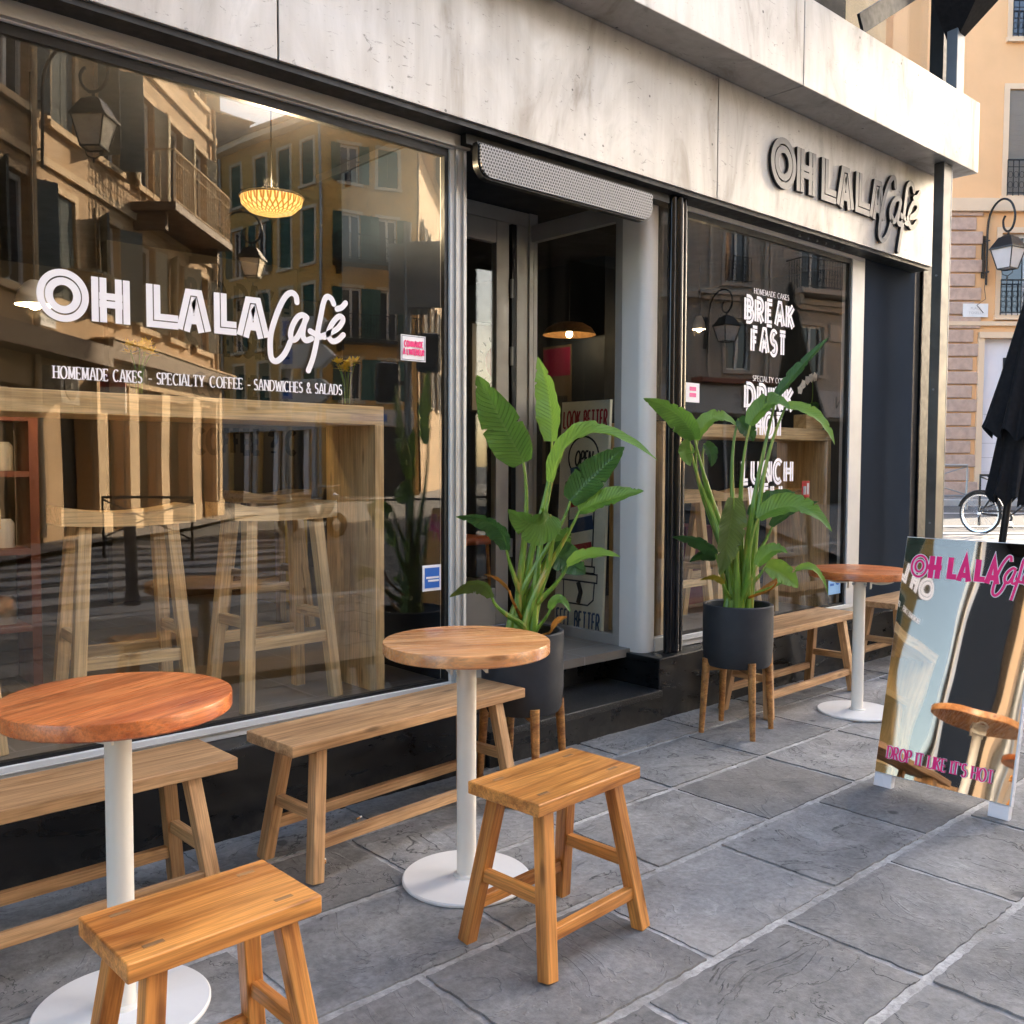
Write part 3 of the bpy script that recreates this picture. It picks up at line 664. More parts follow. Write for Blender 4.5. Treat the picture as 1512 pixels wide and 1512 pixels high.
CB().box(4.07, 3.346, 0.40, 4.232, 3.354, 2.79).build('side_pane', 'shop_glass')
CB().box(4.066, 3.33, 0.326, 4.234, 3.38, 0.398).build('side_sill', 'aluminium')
# rounded white door pillar
pts = [(3.96, 3.50)] + [(3.96 + 0.055 - 0.055 * math.cos(t), 3.335 + 0.055 - 0.055 * math.sin(t)) for t in [i * math.pi / 2 / 8 for i in range(9)]] + [(4.062, 3.335), (4.062, 3.50)]
CB().poly(pts, 0.326, 2.80, lambda a, b, h: (a, b, h)).build('pillar', 'white_metal', None, True)
# glossy black post in front
pb = CB()
for dx, r_ in ((-0.045, 0.024), (0.0, 0.034), (0.045, 0.024)): pb.cyl((4.135 + dx, 3.262, 0.326), (4.135 + dx, 3.262, 2.80), r_, None, 18)
pb.build('post', 'black_gloss', None, True)
# entrance recess: side glazing, door frame at the back, half-open leaf
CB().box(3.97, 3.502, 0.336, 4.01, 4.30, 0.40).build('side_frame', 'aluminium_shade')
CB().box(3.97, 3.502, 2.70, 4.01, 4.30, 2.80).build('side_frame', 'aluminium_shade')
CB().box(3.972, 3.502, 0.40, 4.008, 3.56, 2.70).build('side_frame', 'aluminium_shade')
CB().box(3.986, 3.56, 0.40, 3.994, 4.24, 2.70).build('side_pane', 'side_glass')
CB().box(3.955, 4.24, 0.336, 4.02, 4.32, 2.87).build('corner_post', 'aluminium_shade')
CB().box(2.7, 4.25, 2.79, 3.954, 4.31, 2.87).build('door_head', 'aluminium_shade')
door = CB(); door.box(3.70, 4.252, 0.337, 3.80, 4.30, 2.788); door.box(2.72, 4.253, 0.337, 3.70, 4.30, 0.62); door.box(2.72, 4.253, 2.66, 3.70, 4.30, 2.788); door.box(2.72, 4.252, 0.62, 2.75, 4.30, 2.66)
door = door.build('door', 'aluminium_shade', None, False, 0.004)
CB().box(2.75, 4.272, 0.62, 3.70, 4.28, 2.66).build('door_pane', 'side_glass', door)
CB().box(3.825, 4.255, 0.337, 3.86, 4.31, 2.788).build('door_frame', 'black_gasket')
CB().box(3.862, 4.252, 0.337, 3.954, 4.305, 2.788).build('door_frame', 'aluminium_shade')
for z in (0.8, 1.95, 2.35): CB().cyl((3.812, 4.243, z), (3.812, 4.243, z + 0.11), 0.011, None, 10).build('hinge', 'galvanised', door, True)
CB().box(2.700, 3.42, 0.346, 2.714, 4.34, 2.87).build('recess_wall', 'navy_wall')
CB().box(2.7, 3.5, 2.88, 4.05, 4.6, 2.92).build('recess_ceiling', 'dark_ceiling')
# air curtain grille with rounded lower corners
gx0, gx1, gz0, gz1, rr = 2.674, 3.842, 2.600, 2.752, 0.075
out = [(gx0, gz1), (gx0, gz0 + rr)] + arc(gx0 + rr, gz0 + rr, rr, rr, 180, 270, 8) + arc(gx1 - rr, gz0 + rr, rr, rr, 270, 360, 8) + [(gx1, gz1)]
CB().poly(out, 3.20, 3.235, lambda a, b, h: (a, h, b)).build('curtain_housing', 'black_metal', None, True)
ctr = ((gx0 + gx1) / 2, (gz0 + gz1) / 2)
inn = [(ctr[0] + (a - ctr[0]) * 0.988, ctr[1] + (b - ctr[1]) * 0.90) for a, b in out]
CB().poly(inn, 3.188, 3.199, lambda a, b, h: (a, h, b)).build('perforated_grille', 'perforated')
CB().box(2.66, 3.26, 2.756, 4.06, 3.34, 2.80).build('door_lintel', 'black_gasket')
# blue-grey wall panel, dark reveal and the steel column
CB().box(6.306, 3.33, 0.326, 7.075, 3.40, 2.822).build('wall_panel', 'navy_panel')
CB().box(-0.45, 3.33, 0.326, 0.258, 3.40, 2.822).build('wall_panel', 'navy_panel')
CB().box(-0.66, 3.36, 0.0, -0.452, 3.45, 2.822).build('wall_reveal', 'black_gasket')
CB().box(7.08, 3.36, 0.0, 7.44, 3.45, 3.48).build('wall_reveal', 'black_gasket')
CB().box(7.225, 3.34, 0.0, 7.24, 3.3595, 3.48).build('reveal_strip', 'black_gloss')
CB().box(6.752, 2.99, 0.0, 6.875, 3.062, 3.484).build('column', 'steel_column', None, False, 0.003)
CB().box(6.742, 2.982, 0.0, 6.885, 3.07, 0.62).build('column_foot', 'steel_column', None, False, 0.003)
CB().box(6.876, 2.989, 0.0, 6.886, 3.063, 3.484).build('column_flange', 'steel_blue')
for z in (0.5, 0.95, 1.9, 2.7): CB().cyl((6.742, 3.025, z), (6.752, 3.025, z), 0.007, None, 8).build('bolt', 'galvanised')
# upper terrace over the fascia: posts, beam, glazing, dark awning
CB().box(6.83, 2.955, 3.985, 6.95, 3.03, 6.6).build('upper_post', 'steel_blue', None, False, 0.003)
CB().box(7.05, 3.15, 3.985, 7.2, 3.25, 6.6).build('upper_frame', 'black_gasket')
CB().box(-0.6, 3.28, 3.985, 7.08, 3.288, 6.6).build('upper_pane', 'shop_glass')
CB().box(-0.6, 3.9, 3.985, 7.0, 4.0, 6.6).build('upper_wall', 'dark_ceiling')
CB().bar((6.05, 3.262, 4.30), (6.95, 3.262, 4.86), 0.02, 0.13, 0).build('upper_brace', 'black_gasket')
CB().box(-0.66, 3.20, 6.6, 7.2, 9.5, 14.0).build('upper_storeys', 'stucco_cream')
CB().bar((4.9, 3.1, 5.1), (7.0, 3.1, 5.1), 0.12, 0.14).build('awning_case', 'black_paint')
aw = CB(); aw.add([(6.95, 3.05, 4.31), (6.95, 2.2, 4.98), (6.2, 2.2, 4.98), (6.2, 3.05, 4.9), (6.95, 3.05, 4.40), (6.95, 2.2, 5.05), (6.2, 2.2, 5.05), (6.2, 3.05, 5.0)],
                  [(0, 1, 2, 3), (4, 7, 6, 5), (0, 4, 5, 1), (1, 5, 6, 2), (2, 6, 7, 3), (3, 7, 4, 0)]); aw.build('awning', 'canvas_black')
# room
CB().box(-0.60, 3.42, 0.30, 7.0, 8.2, 0.345).build('floor', 'cafe_tiles')
CB().box(-0.60, 8.2, 0.30, 7.1, 8.3, 3.2).build('back_wall', 'letter_wall')
CB().box(-0.66, 3.46, 0.30, -0.605, 8.2, 3.2).build('side_wall', 'navy_wall')
CB().box(7.0, 3.46, 0.0, 7.1, 8.2, 3.48).build('side_wall', 'navy_wall')
CB().box(-0.60, 3.51, 2.93, 7.0, 8.2, 3.2).build('ceiling', 'dark_ceiling')
CB().box(5.35, 4.9, 0.35, 5.55, 8.2, 2.93).build('partition', 'navy_wall')
CB().box(2.4, 6.95, 0.35, 3.9, 7.05, 2.93).build('letter_wall', 'letter_wall')
# big dark words on the wall inside
for t_, x_, z_, wd in (('BAD DAY ?', 2.98, 2.56, 0.85), ('STRESSED ?', 2.98, 2.20, 0.85), ('COFFEE ?', 3.02, 1.86, 0.80), ('COFFEE ? C', 3.02, 1.44, 0.85)):
    wl = Strokes(CT(6.948), 0.002); wl.glyphs(t_, x_, z_, 0.17, wd, 'sans', 0.26, 0.30); wl.build('wall_lettering', 'wall_letter', cafe)
# ---- vinyl lettering on the left window
T = CT(3.342); lo = Strokes(T)
def logo(S, x, zb, zt, wt, pieces, script, sw, ex=1.0):
    h = zt - zb
    for kind_, a, b in pieces:
        i = wt / 2
        if kind_ == 'O':
            cx, rz_ = (a + b) / 2, h * 0.58; rx = (b - a) / 2; cz = (zb + zt) / 2
            for r0, rw in ((0.865, 0.27), (0.535, 0.30)): S.ribbon(arc(cx, cz, rx * r0, rz_ * r0, 0, 360, 44), rx * rw, 0, True)
        else:
            if kind_ == 'H': st = [[(a + i, zb), (a + i, zt)], [(b - i, zb), (b - i, zt)], [(a + i, (zb + zt) / 2), (b - i, (zb + zt) / 2)]]
            if kind_ == 'L': st = [[(a + i, zt), (a + i, zb + i), (b, zb + i)]]
            if kind_ == 'A': m = (a + b) / 2; st = [[(a + i * 1.1, zb), (m - h * 0.07, zt - i), (m + h * 0.07, zt - i), (b - i * 1.1, zb)], [(a + (b - a) * .36, zb + h * .27), (b - (b - a) * .36, zb + h * .27)]]
            for p in st:
                if kind_ == 'A' and len(p) == 2: S.ribbon(p, wt * 0.62); continue
                for o_ in (-1, 1): S.ribbon(p, wt * 0.46, o_ * wt * 0.27)
    for p in script:
        q = spline(p, 6); S.ribbon(q, sw)
        for c in (q[0], q[-1]): S.ribbon(arc(c[0], c[1], sw * 0.25, sw * 0.25, 0, 360, 10), sw * 0.5, 0, True)
SCR = dict(C=[(1.873, 1.989), (1.869, 2.011), (1.85, 2.022), (1.825, 2.006), (1.797, 1.959), (1.771, 1.893), (1.759, 1.847), (1.757, 1.794), (1.763, 1.761), (1.783, 1.753), (1.809, 1.773), (1.827, 1.799), (1.842, 1.832)],
 a=[(1.911, 1.937), (1.894, 1.941), (1.873, 1.928), (1.852, 1.893), (1.844, 1.859), (1.853, 1.841), (1.872, 1.851), (1.894, 1.889), (1.916, 1.933)], a2=[(1.912, 1.935), (1.901, 1.894), (1.898, 1.86), (1.912, 1.844), (1.936, 1.853)],
 f=[(2.038, 2.001), (2.026, 2.021), (2.006, 2.025), (1.991, 2.0), (1.978, 1.944), (1.966, 1.892), (1.958, 1.84), (1.941, 1.775), (1.921, 1.727)], x=[(1.93, 1.882), (1.961, 1.87), (1.995, 1.865)],
 e=[(1.975, 1.863), (2.015, 1.881), (2.055, 1.904), (2.078, 1.933), (2.078, 1.95), (2.06, 1.952), (2.035, 1.928), (2.015, 1.892), (2.015, 1.866), (2.032, 1.851), (2.057, 1.859), (2.082, 1.881)], acc=[(2.053, 1.982), (2.075, 1.991), (2.093, 2.01)])
logo(lo, 0, 1.836, 1.986, 0.050, [('O', 0.928, 1.092), ('H', 1.100, 1.228), ('L', 1.284, 1.398), ('A', 1.388, 1.524), ('L', 1.532, 1.620), ('A', 1.617, 1.758)], SCR.values(), 0.023)
lo.build('logo_lettering', 'vinyl_white', winL)
for t_, x_, wd in (('HOMEMADE CAKES', 0.976, 0.286), ('-', 1.288, 0.012), ('SPECIALTY', 1.318, 0.172), ('COFFEE', 1.515, 0.125), ('-', 1.662, 0.012), ('SANDWICHES & SALADS', 1.690, 0.381)):
    ls = Strokes(T); ls.glyphs(t_, x_, 1.638, 0.040, wd, 'serif', 0.125, 0.27); ls.build('serif_lettering', 'vinyl_white', winL)
def notice(x0, z0, x1, z1, mat, parent, y=3.344): return CB().box(x0, y - 0.001, z0, x1, y + 0.001, z1).build('notice', mat, parent)
notice(2.369, 1.802, 2.500, 1.912, 'vinyl_white', winL)
bx = CB()
for q in ((2.373, 1.806, 2.496, 1.808), (2.373, 1.906, 2.496, 1.908), (2.373, 1.806, 2.375, 1.908), (2.494, 1.806, 2.496, 1.908)): bx.box(q[0], 3.3418, q[1], q[2], 3.3424, q[3])
bx.build('notice_border', 'print_blue', winL)
for t_, x_, z_, wd in (('COMMANDE', 2.386, 1.862, 0.096), ("A L'INTERIEUR", 2.380, 1.828, 0.108)):
    nb = Strokes(CT(3.3415)); nb.glyphs(t_, x_, z_, 0.024, wd, 'sans', 0.26, 0.30); nb.build('notice_print', 'hot_pink', winL)
notice(2.482, 0.797, 2.584, 0.912, 'vinyl_white', winL); notice(2.494, 0.810, 2.574, 0.900, 'sticker_blue', winL, 3.342)
st = CB(); st.box(2.500, 3.3400, 0.852, 2.570, 3.3405, 0.861); st.box(2.510, 3.3400, 0.838, 2.570, 3.3405, 0.847); st.build('notice_print', 'vinyl_white', winL)
# ---- right window lettering
TR = CT(3.342)
for t_, x_, z_, h_, wd in (('BREAK', 4.885, 2.235, 0.132, 0.555), ('FAST', 4.955, 2.055, 0.132, 0.40), ('DRINK', 4.897, 1.708, 0.135, 0.55), ('HOT', 5.00, 1.545, 0.128, 0.335), ('LUNCH', 4.875, 1.256, 0.126, 0.58), ('WELL', 4.95, 1.100, 0.126, 0.43)):
    rl = Strokes(TR); rl.glyphs(t_, x_ + 0.02, z_, h_, wd - 0.04, 'inline', 0.34, 0.46); rl.build('deco_lettering', 'vinyl_white', winR)
for t_, z_, wd in (('HOMEMADE CAKES', 2.402, 0.376), ('SPECIALTY COFFEE', 1.874, 0.40)):
    rs = Strokes(TR); rs.glyphs(t_, 4.985, z_, 0.032, wd, 'serif', 0.125, 0.27); rs.build('serif_lettering', 'vinyl_white', winR)
notice(4.33, 1.715, 4.455, 1.825, 'vinyl_white', winR)
pk = CB(); pk.box(4.363, 3.3418, 1.78, 4.423, 3.3424, 1.803); pk.box(4.363, 3.3418, 1.745, 4.423, 3.3424, 1.768); pk.build('notice_print', 'print_pink', winR)
notice(5.93, 0.47, 6.09, 0.60, 'sticker_sky', winR)
stp = CB(); stp.cyl((6.05, 3.343, 0.555), (6.05, 3.3415, 0.555), 0.025, None, 16); stp.box(5.95, 3.3415, 0.53, 6.0, 3.3425, 0.545); stp.build('notice_print', 'sticker_blue', winR)
notice(5.62, 1.145, 5.715, 1.255, 'fire_red', winR, 3.375)
fe = CB(); fe.cyl((5.645, 3.3725, 1.165), (5.645, 3.3725, 1.22), 0.013, None, 10); fe.box(5.68, 3.372, 1.165, 5.705, 3.3735, 1.24); fe.build('notice_print', 'vinyl_white', winR)
# ---- raised letters on the fascia
FP = [('O', 4.872, 5.142), ('H', 5.150, 5.366), ('L', 5.434, 5.612), ('A', 5.612, 5.846), ('L', 5.858, 6.046), ('A', 6.040, 6.266)]
for p in FP:
    S = Strokes(CT(FYY - 0.001), 0.019, True); logo(S, 0, 3.014, 3.274, 0.082, [p], [], 0.04); S.build('sign_letter', ['letter_face', 'letter_side'], cafe)
FSC = dict(C=[(6.398, 3.276), (6.387, 3.327), (6.347, 3.327), (6.286, 3.255), (6.235, 3.155), (6.201, 3.052), (6.182, 2.951), (6.193, 2.901), (6.233, 2.888), (6.286, 2.923), (6.331, 2.991), (6.36, 3.064)],
 a=[(6.477, 3.192), (6.435, 3.207), (6.371, 3.165), (6.334, 3.105), (6.345, 3.047), (6.394, 3.044), (6.44, 3.101), (6.477, 3.185)], a2=[(6.474, 3.18), (6.448, 3.103), (6.443, 3.048), (6.485, 3.04), (6.541, 3.088)],
 f=[(6.674, 3.299), (6.655, 3.338), (6.612, 3.345), (6.572, 3.302), (6.551, 3.214), (6.531, 3.11), (6.503, 3.005), (6.461, 2.852)], x=[(6.49, 3.102), (6.542, 3.065), (6.61, 3.061)],
 e=[(6.591, 3.097), (6.692, 3.138), (6.741, 3.186), (6.731, 3.223), (6.679, 3.222), (6.63, 3.174), (6.599, 3.106), (6.619, 3.055), (6.671, 3.048), (6.738, 3.099)], acc=[(6.677, 3.253), (6.728, 3.27), (6.761, 3.308)])
for grp in (('C',), ('a', 'a2'), ('f', 'x'), ('e', 'acc')):
    S = Strokes(CT(FYY - 0.001), 0.021, True); logo(S, 0, 3.0, 3.2, 0.1, [], [FSC[g] for g in grp], 0.036); S.build('sign_letter', ['letter_face', 'letter_side'], cafe)

# ------------------------------------------------------------------ the house next door, to the left of the cafe
nbh = thing('neighbour_house', 'cream house with teal door left of the cafe, seen only in the mirrored sign', 'building', (-4.0, 3.3, 0))
MB().box(-6.0, 0.0, 0.0, 3.335, 6.0, 14.0).build('wall', 'stucco_cream', nbh)
MB().tube([(3.27, -0.06, 0.02), (3.27, -0.06, 13.5)], 0.05, 12).build('drain_pipe', 'galvanised', nbh, True)
MB().box(1.55, -0.05, 0.02, 1.68, 0.0, 2.95).build('door_surround', 'stone_trim', nbh); MB().box(2.72, -0.05, 0.02, 2.85, 0.0, 2.95).build('door_surround', 'stone_trim', nbh); MB().box(1.55, -0.052, 2.951, 2.85, 0.0, 3.1).build('door_surround', 'stone_trim', nbh)
for x0 in (1.69, 2.205):
    d_ = MB().box(x0, -0.04, 0.02, x0 + 0.505, 0.0, 2.94).build('door_leaf', 'teal_paint', nbh)
    for z0, z1 in ((0.3, 1.1), (1.3, 2.0), (2.15, 2.75)): MB().box(x0 + 0.1, -0.055, z0, x0 + 0.405, -0.0405, z1).build('door_panel', 'teal_paint', d_, False, 0.01)
# the tan row goes on along the street to the left (out of frame, seen in the mirrored sign)
row = thing('apartment_house', 'ochre row house across the street to the left, glimpsed in the mirrored sign', 'building', (-9.0, -8.0, 0), 0, 'houses round the square')
MB().box(-12.0, -6.0, 0.0, 9.3, 0.0, 13.0).build('wall', 'stucco_yellow', row)
for i_ in range(6):
    for z_ in (4.2, 7.3, 10.2):
        x_ = -10.5 + i_ * 3.4
        MB().box(x_ - 0.6, 0.001, z_ - 0.12, x_ + 0.6, 0.04, z_ + 1.95).build('window_surround', 'trim_cream', row); MB().box(x_ - 0.45, 0.041, z_, x_ + 0.45, 0.06, z_ + 1.8).build('shutter', 'shutter_green', row)
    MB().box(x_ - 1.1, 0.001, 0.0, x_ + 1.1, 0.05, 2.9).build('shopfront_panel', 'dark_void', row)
MB().box(-12.2, -6.2, 13.0, 9.3, 0.5, 13.4).build('cornice', 'trim_cream', row)

# ------------------------------------------------------------------ tables, stools, benches
def cafe_table(label, loc, rz, top):
    t = thing('cafe_table', label, 'table', loc, rz, 'round cafe tables on the pavement')
    r, z0, z1, b = 0.27, 0.752, 0.792, 0.004
    MB().lathe([(0, z0), (r - b, z0), (r, z0 + b), (r, z1 - b), (r - b * 0.3, z1 - b * 0.3), (r - b, z1), (0, z1)], 72).build('table_top', top, t, True)
    MB().cyl((0, 0, 0.013), (0, 0, 0.735), 0.0315, None, 32).build('pole', 'cream_metal', t, True)
    MB().lathe([(0, 0.0), (0.205, 0.0), (0.21, 0.004), (0.21, 0.010), (0.206, 0.014), (0.04, 0.016), (0, 0.016)], 64).build('base', 'white_metal', t, True)
    MB().lathe([(0.030, 0.015), (0.043, 0.0155), (0.041, 0.022), (0.033, 0.026), (0.030, 0.026)], 32).build('base_collar', 'cream_metal', t, True)
    c = MB().lathe([(0, 0.70), (0.036, 0.70), (0.036, 0.742), (0.0, 0.742)], 28); c.box(-0.075, -0.05, 0.738, 0.075, 0.05, 0.7515); c.box(-0.062, -0.045, 0.69, -0.054, 0.045, 0.738); c.box(0.054, -0.045, 0.69, 0.062, 0.045, 0.738)
    c = c.build('tilt_bracket', 'cream_metal', t, True)
    for s_ in (-1, 1):
        MB().tube(spline([(s_ * 0.055, 0.03, 0.725), (s_ * 0.11, 0.035, 0.720), (s_ * 0.165, 0.03, 0.732), (s_ * 0.178, 0.0, 0.744), (s_ * 0.165, -0.03, 0.732), (s_ * 0.11, -0.035, 0.720), (s_ * 0.055, -0.03, 0.725)], 5), 0.0055, 8).build('tilt_handle', 'cream_metal', t, True)
        MB().cyl((s_ * 0.03, -0.046, 0.715), (s_ * 0.03, -0.05, 0.715), 0.008, None, 12).build('bolt', 'galvanised', t)
    return t
cafe_table('round orange-wood table on white pole, nearest the lower left corner', (0.815, 2.345, 0), R(24), 'table_orange')
cafe_table('round pale-wood table on white pole, behind the four-legged stool and left of the doorway plant', (1.925, 2.355, 0), R(-28), 'table_light')
cafe_table('round reddish wooden table on white pole, partly hidden by the mirrored sign', (4.87, 2.56, 0), R(-65), 'table_orange')

def four_leg(name, label, cat, loc, rz, L, D, H, th, leg, bx, by, tx, ty, ze, zl, wood_, group, proud=True):
    t = thing(name, label, cat, loc, rz, group)
    s = MB().box(-L / 2, -D / 2, H - th, L / 2, D / 2, H).build('seat', wood_, t, False, 0.0035, 3)
    P = lambda sx, sy, z: (sx * (bx + (tx - bx) * z / (H - th)), sy * (by + (ty - by) * z / (H - th)), z)
    for sx in (-1, 1):
        for sy in (-1, 1):
            beam('leg', P(sx, sy, 0), P(sx, sy, H - th + 0.002), leg, leg, wood_, t, 0.003, (1, 0, 0.01))
            if proud: MB().box(sx * (tx + 0.0) - 0.020, sy * ty - 0.006, H, sx * tx + 0.020, sy * ty + 0.006, H + 0.0006).build('tenon', 'panel_wood', t)
    for sx in (-1, 1): beam('stretcher', P(sx, -1, ze), P(sx, 1, ze), leg * 0.6, leg * 0.85, wood_, t, 0.002)
    for sy in (-1, 1): beam('stretcher', P(-1, sy, zl), P(1, sy, zl), leg * 0.6, leg * 0.85, wood_, t, 0.002)
    return t
st = 'low wooden stools on the pavement'
four_leg('wooden_stool', 'low teak stool in front of the pale-wood round table', 'stool', (1.89, 1.905, 0), R(4), 0.445, 0.27, 0.472, 0.036, 0.041, 0.205, 0.155, 0.150, 0.085, 0.20, 0.11, 'teak', st)
four_leg('wooden_stool', 'low teak stool at the bottom edge, in front of the orange round table', 'stool', (0.785, 1.795, 0), R(1.5), 0.40, 0.245, 0.472, 0.038, 0.040, 0.190, 0.145, 0.135, 0.080, 0.20, 0.11, 'teak', st)
bn = 'wooden benches along the shopfront'
four_leg('wooden_bench', 'long teak bench between the pale-wood table and the big window', 'bench', (2.00, 2.845, 0), R(5), 1.10, 0.27, 0.462, 0.038, 0.044, 0.475, 0.145, 0.42, 0.09, 0.21, 0.12, 'teak_grey', bn, False)
four_leg('wooden_bench', 'teak bench behind the orange round table, cut by the left edge', 'bench', (0.735, 2.80, 0), R(1.5), 1.10, 0.27, 0.462, 0.038, 0.044, 0.475, 0.145, 0.42, 0.09, 0.21, 0.12, 'teak_grey', bn, False)
four_leg('wooden_bench', 'teak bench under the right window, behind the potted plant on legs', 'bench', (4.84, 2.955, 0), R(2), 1.10, 0.27, 0.470, 0.038, 0.044, 0.475, 0.145, 0.42, 0.09, 0.21, 0.12, 'teak_grey', bn, False)
four_leg('wooden_bench', 'teak bench beyond the reddish table, by the blue-grey wall panel', 'bench', (6.42, 2.995, 0), R(2), 1.10, 0.27, 0.470, 0.038, 0.044, 0.475, 0.145, 0.42, 0.09, 0.21, 0.12, 'teak_grey', bn, False)

# ------------------------------------------------------------------ plants in pots on wooden stands
LEAVES_A = [
    ((0.003, 0.002, 1.366), (-0.075, 0.049, 1.531), (-0.165, 0.11, 1.731), 0.19, 15, 0),
    ((0.13, -0.039, 1.457), (0.129, -0.026, 1.637), (0.096, 0.016, 1.819), 0.135, 40, 1),
    ((0.075, -0.096, 1.284), (0.143, -0.23, 1.488), (0.307, -0.474, 1.376), 0.13, 62, 1),
    ((0.123, -0.158, 1.205), (0.189, -0.243, 1.319), (0.262, -0.335, 1.432), 0.15, 25, 2),
    ((0.128, -0.205, 1.164), (0.18, -0.317, 1.214), (0.255, -0.448, 1.252), 0.11, 45, 0),
    ((-0.005, -0.168, 1.153), (-0.079, -0.157, 1.113), (-0.186, -0.111, 1.178), 0.16, 20, 0),
    ((-0.095, -0.002, 1.001), (-0.151, 0.021, 1.11), (-0.28, 0.106, 1.142), 0.11, 40, 2),
    ((-0.193, -0.021, 0.813), (-0.252, 0.009, 0.871), (-0.348, 0.065, 0.818), 0.09, 40, 3),
    ((0.057, -0.21, 0.942), (0.092, -0.306, 0.989), (0.145, -0.421, 0.989), 0.075, 55, 1),
    ((0.095, -0.066, 0.995), (0.139, -0.129, 0.95), (0.182, -0.192, 0.895), 0.14, 12, 2),
    ((0.032, -0.133, 0.753), (0.045, -0.176, 0.796), (0.059, -0.225, 0.75), 0.05, 40, 0),
    ((-0.126, -0.053, 0.838), (-0.166, -0.027, 0.889), (-0.215, 0.005, 0.907), 0.02, 30, 4),
    ((0.001, -0.178, 0.682), (0.008, -0.209, 0.719), (0.022, -0.247, 0.736), 0.028, 30, 4),
    ((0.138, -0.064, 1.009), (0.161, -0.082, 1.041), (0.175, -0.092, 1.091), 0.09, 20, 0),
]
LEAVES_B = [
    ((-0.165, 0.161, 1.487), (-0.259, 0.2, 1.611), (-0.414, 0.291, 1.689), 0.14, 35, 0),
    ((-0.13, 0.17, 1.484), (-0.055, 0.123, 1.595), (0.045, 0.043, 1.548), 0.11, 50, 1),
    ((-0.202, 0.166, 1.476), (-0.221, 0.18, 1.422), (-0.201, 0.157, 1.354), 0.1, 20, 1),
    ((-0.089, 0.158, 1.468), (-0.067, 0.135, 1.416), (-0.067, 0.131, 1.35), 0.08, 25, 2),
    ((0.046, -0.024, 1.56), (0.104, -0.103, 1.668), (0.152, -0.182, 1.633), 0.13, 50, 0),
    ((0.164, -0.151, 1.655), (0.226, -0.277, 1.602), (0.248, -0.375, 1.46), 0.085, 40, 1),
    ((0.191, -0.078, 1.701), (0.3, -0.133, 1.842), (0.448, -0.22, 2.02), 0.075, 50, 2),
    ((0.044, 0.048, 1.596), (0.075, 0.015, 1.538), (0.097, -0.008, 1.479), 0.1, 10, 2),
    ((-0.13, -0.052, 1.198), (-0.153, -0.044, 1.014), (-0.194, -0.02, 0.817), 0.15, 12, 3),
    ((-0.17, 0.019, 0.917), (-0.26, 0.064, 0.986), (-0.375, 0.129, 1.005), 0.09, 45, 2),
    ((-0.102, 0.064, 0.889), (-0.155, 0.113, 0.909), (-0.205, 0.154, 0.868), 0.07, 30, 2),
    ((0.062, -0.03, 1.089), (0.15, -0.091, 1.169), (0.248, -0.162, 1.22), 0.13, 40, 2),
    ((-0.024, -0.127, 1.097), (0.073, -0.278, 1.157), (0.151, -0.424, 1.038), 0.135, 42, 0),
    ((0.181, -0.073, 1.042), (0.274, -0.125, 1.121), (0.4, -0.208, 1.17), 0.075, 50, 2),
    ((-0.036, -0.132, 0.862), (-0.006, -0.195, 0.936), (0.025, -0.263, 0.929), 0.085, 40, 0),
    ((0.097, -0.092, 0.846), (0.162, -0.153, 0.805), (0.217, -0.207, 0.737), 0.12, 15, 1),
    ((0.241, -0.182, 0.823), (0.297, -0.253, 0.825), (0.33, -0.312, 0.7), 0.05, 45, 1),
    ((-0.164, -0.024, 0.771), (-0.206, 0.003, 0.809), (-0.267, 0.044, 0.79), 0.045, 40, 5),
    ((0.031, -0.198, 0.796), (-0.012, -0.187, 0.775), (-0.072, -0.162, 0.744), 0.03, 30, 4),
]

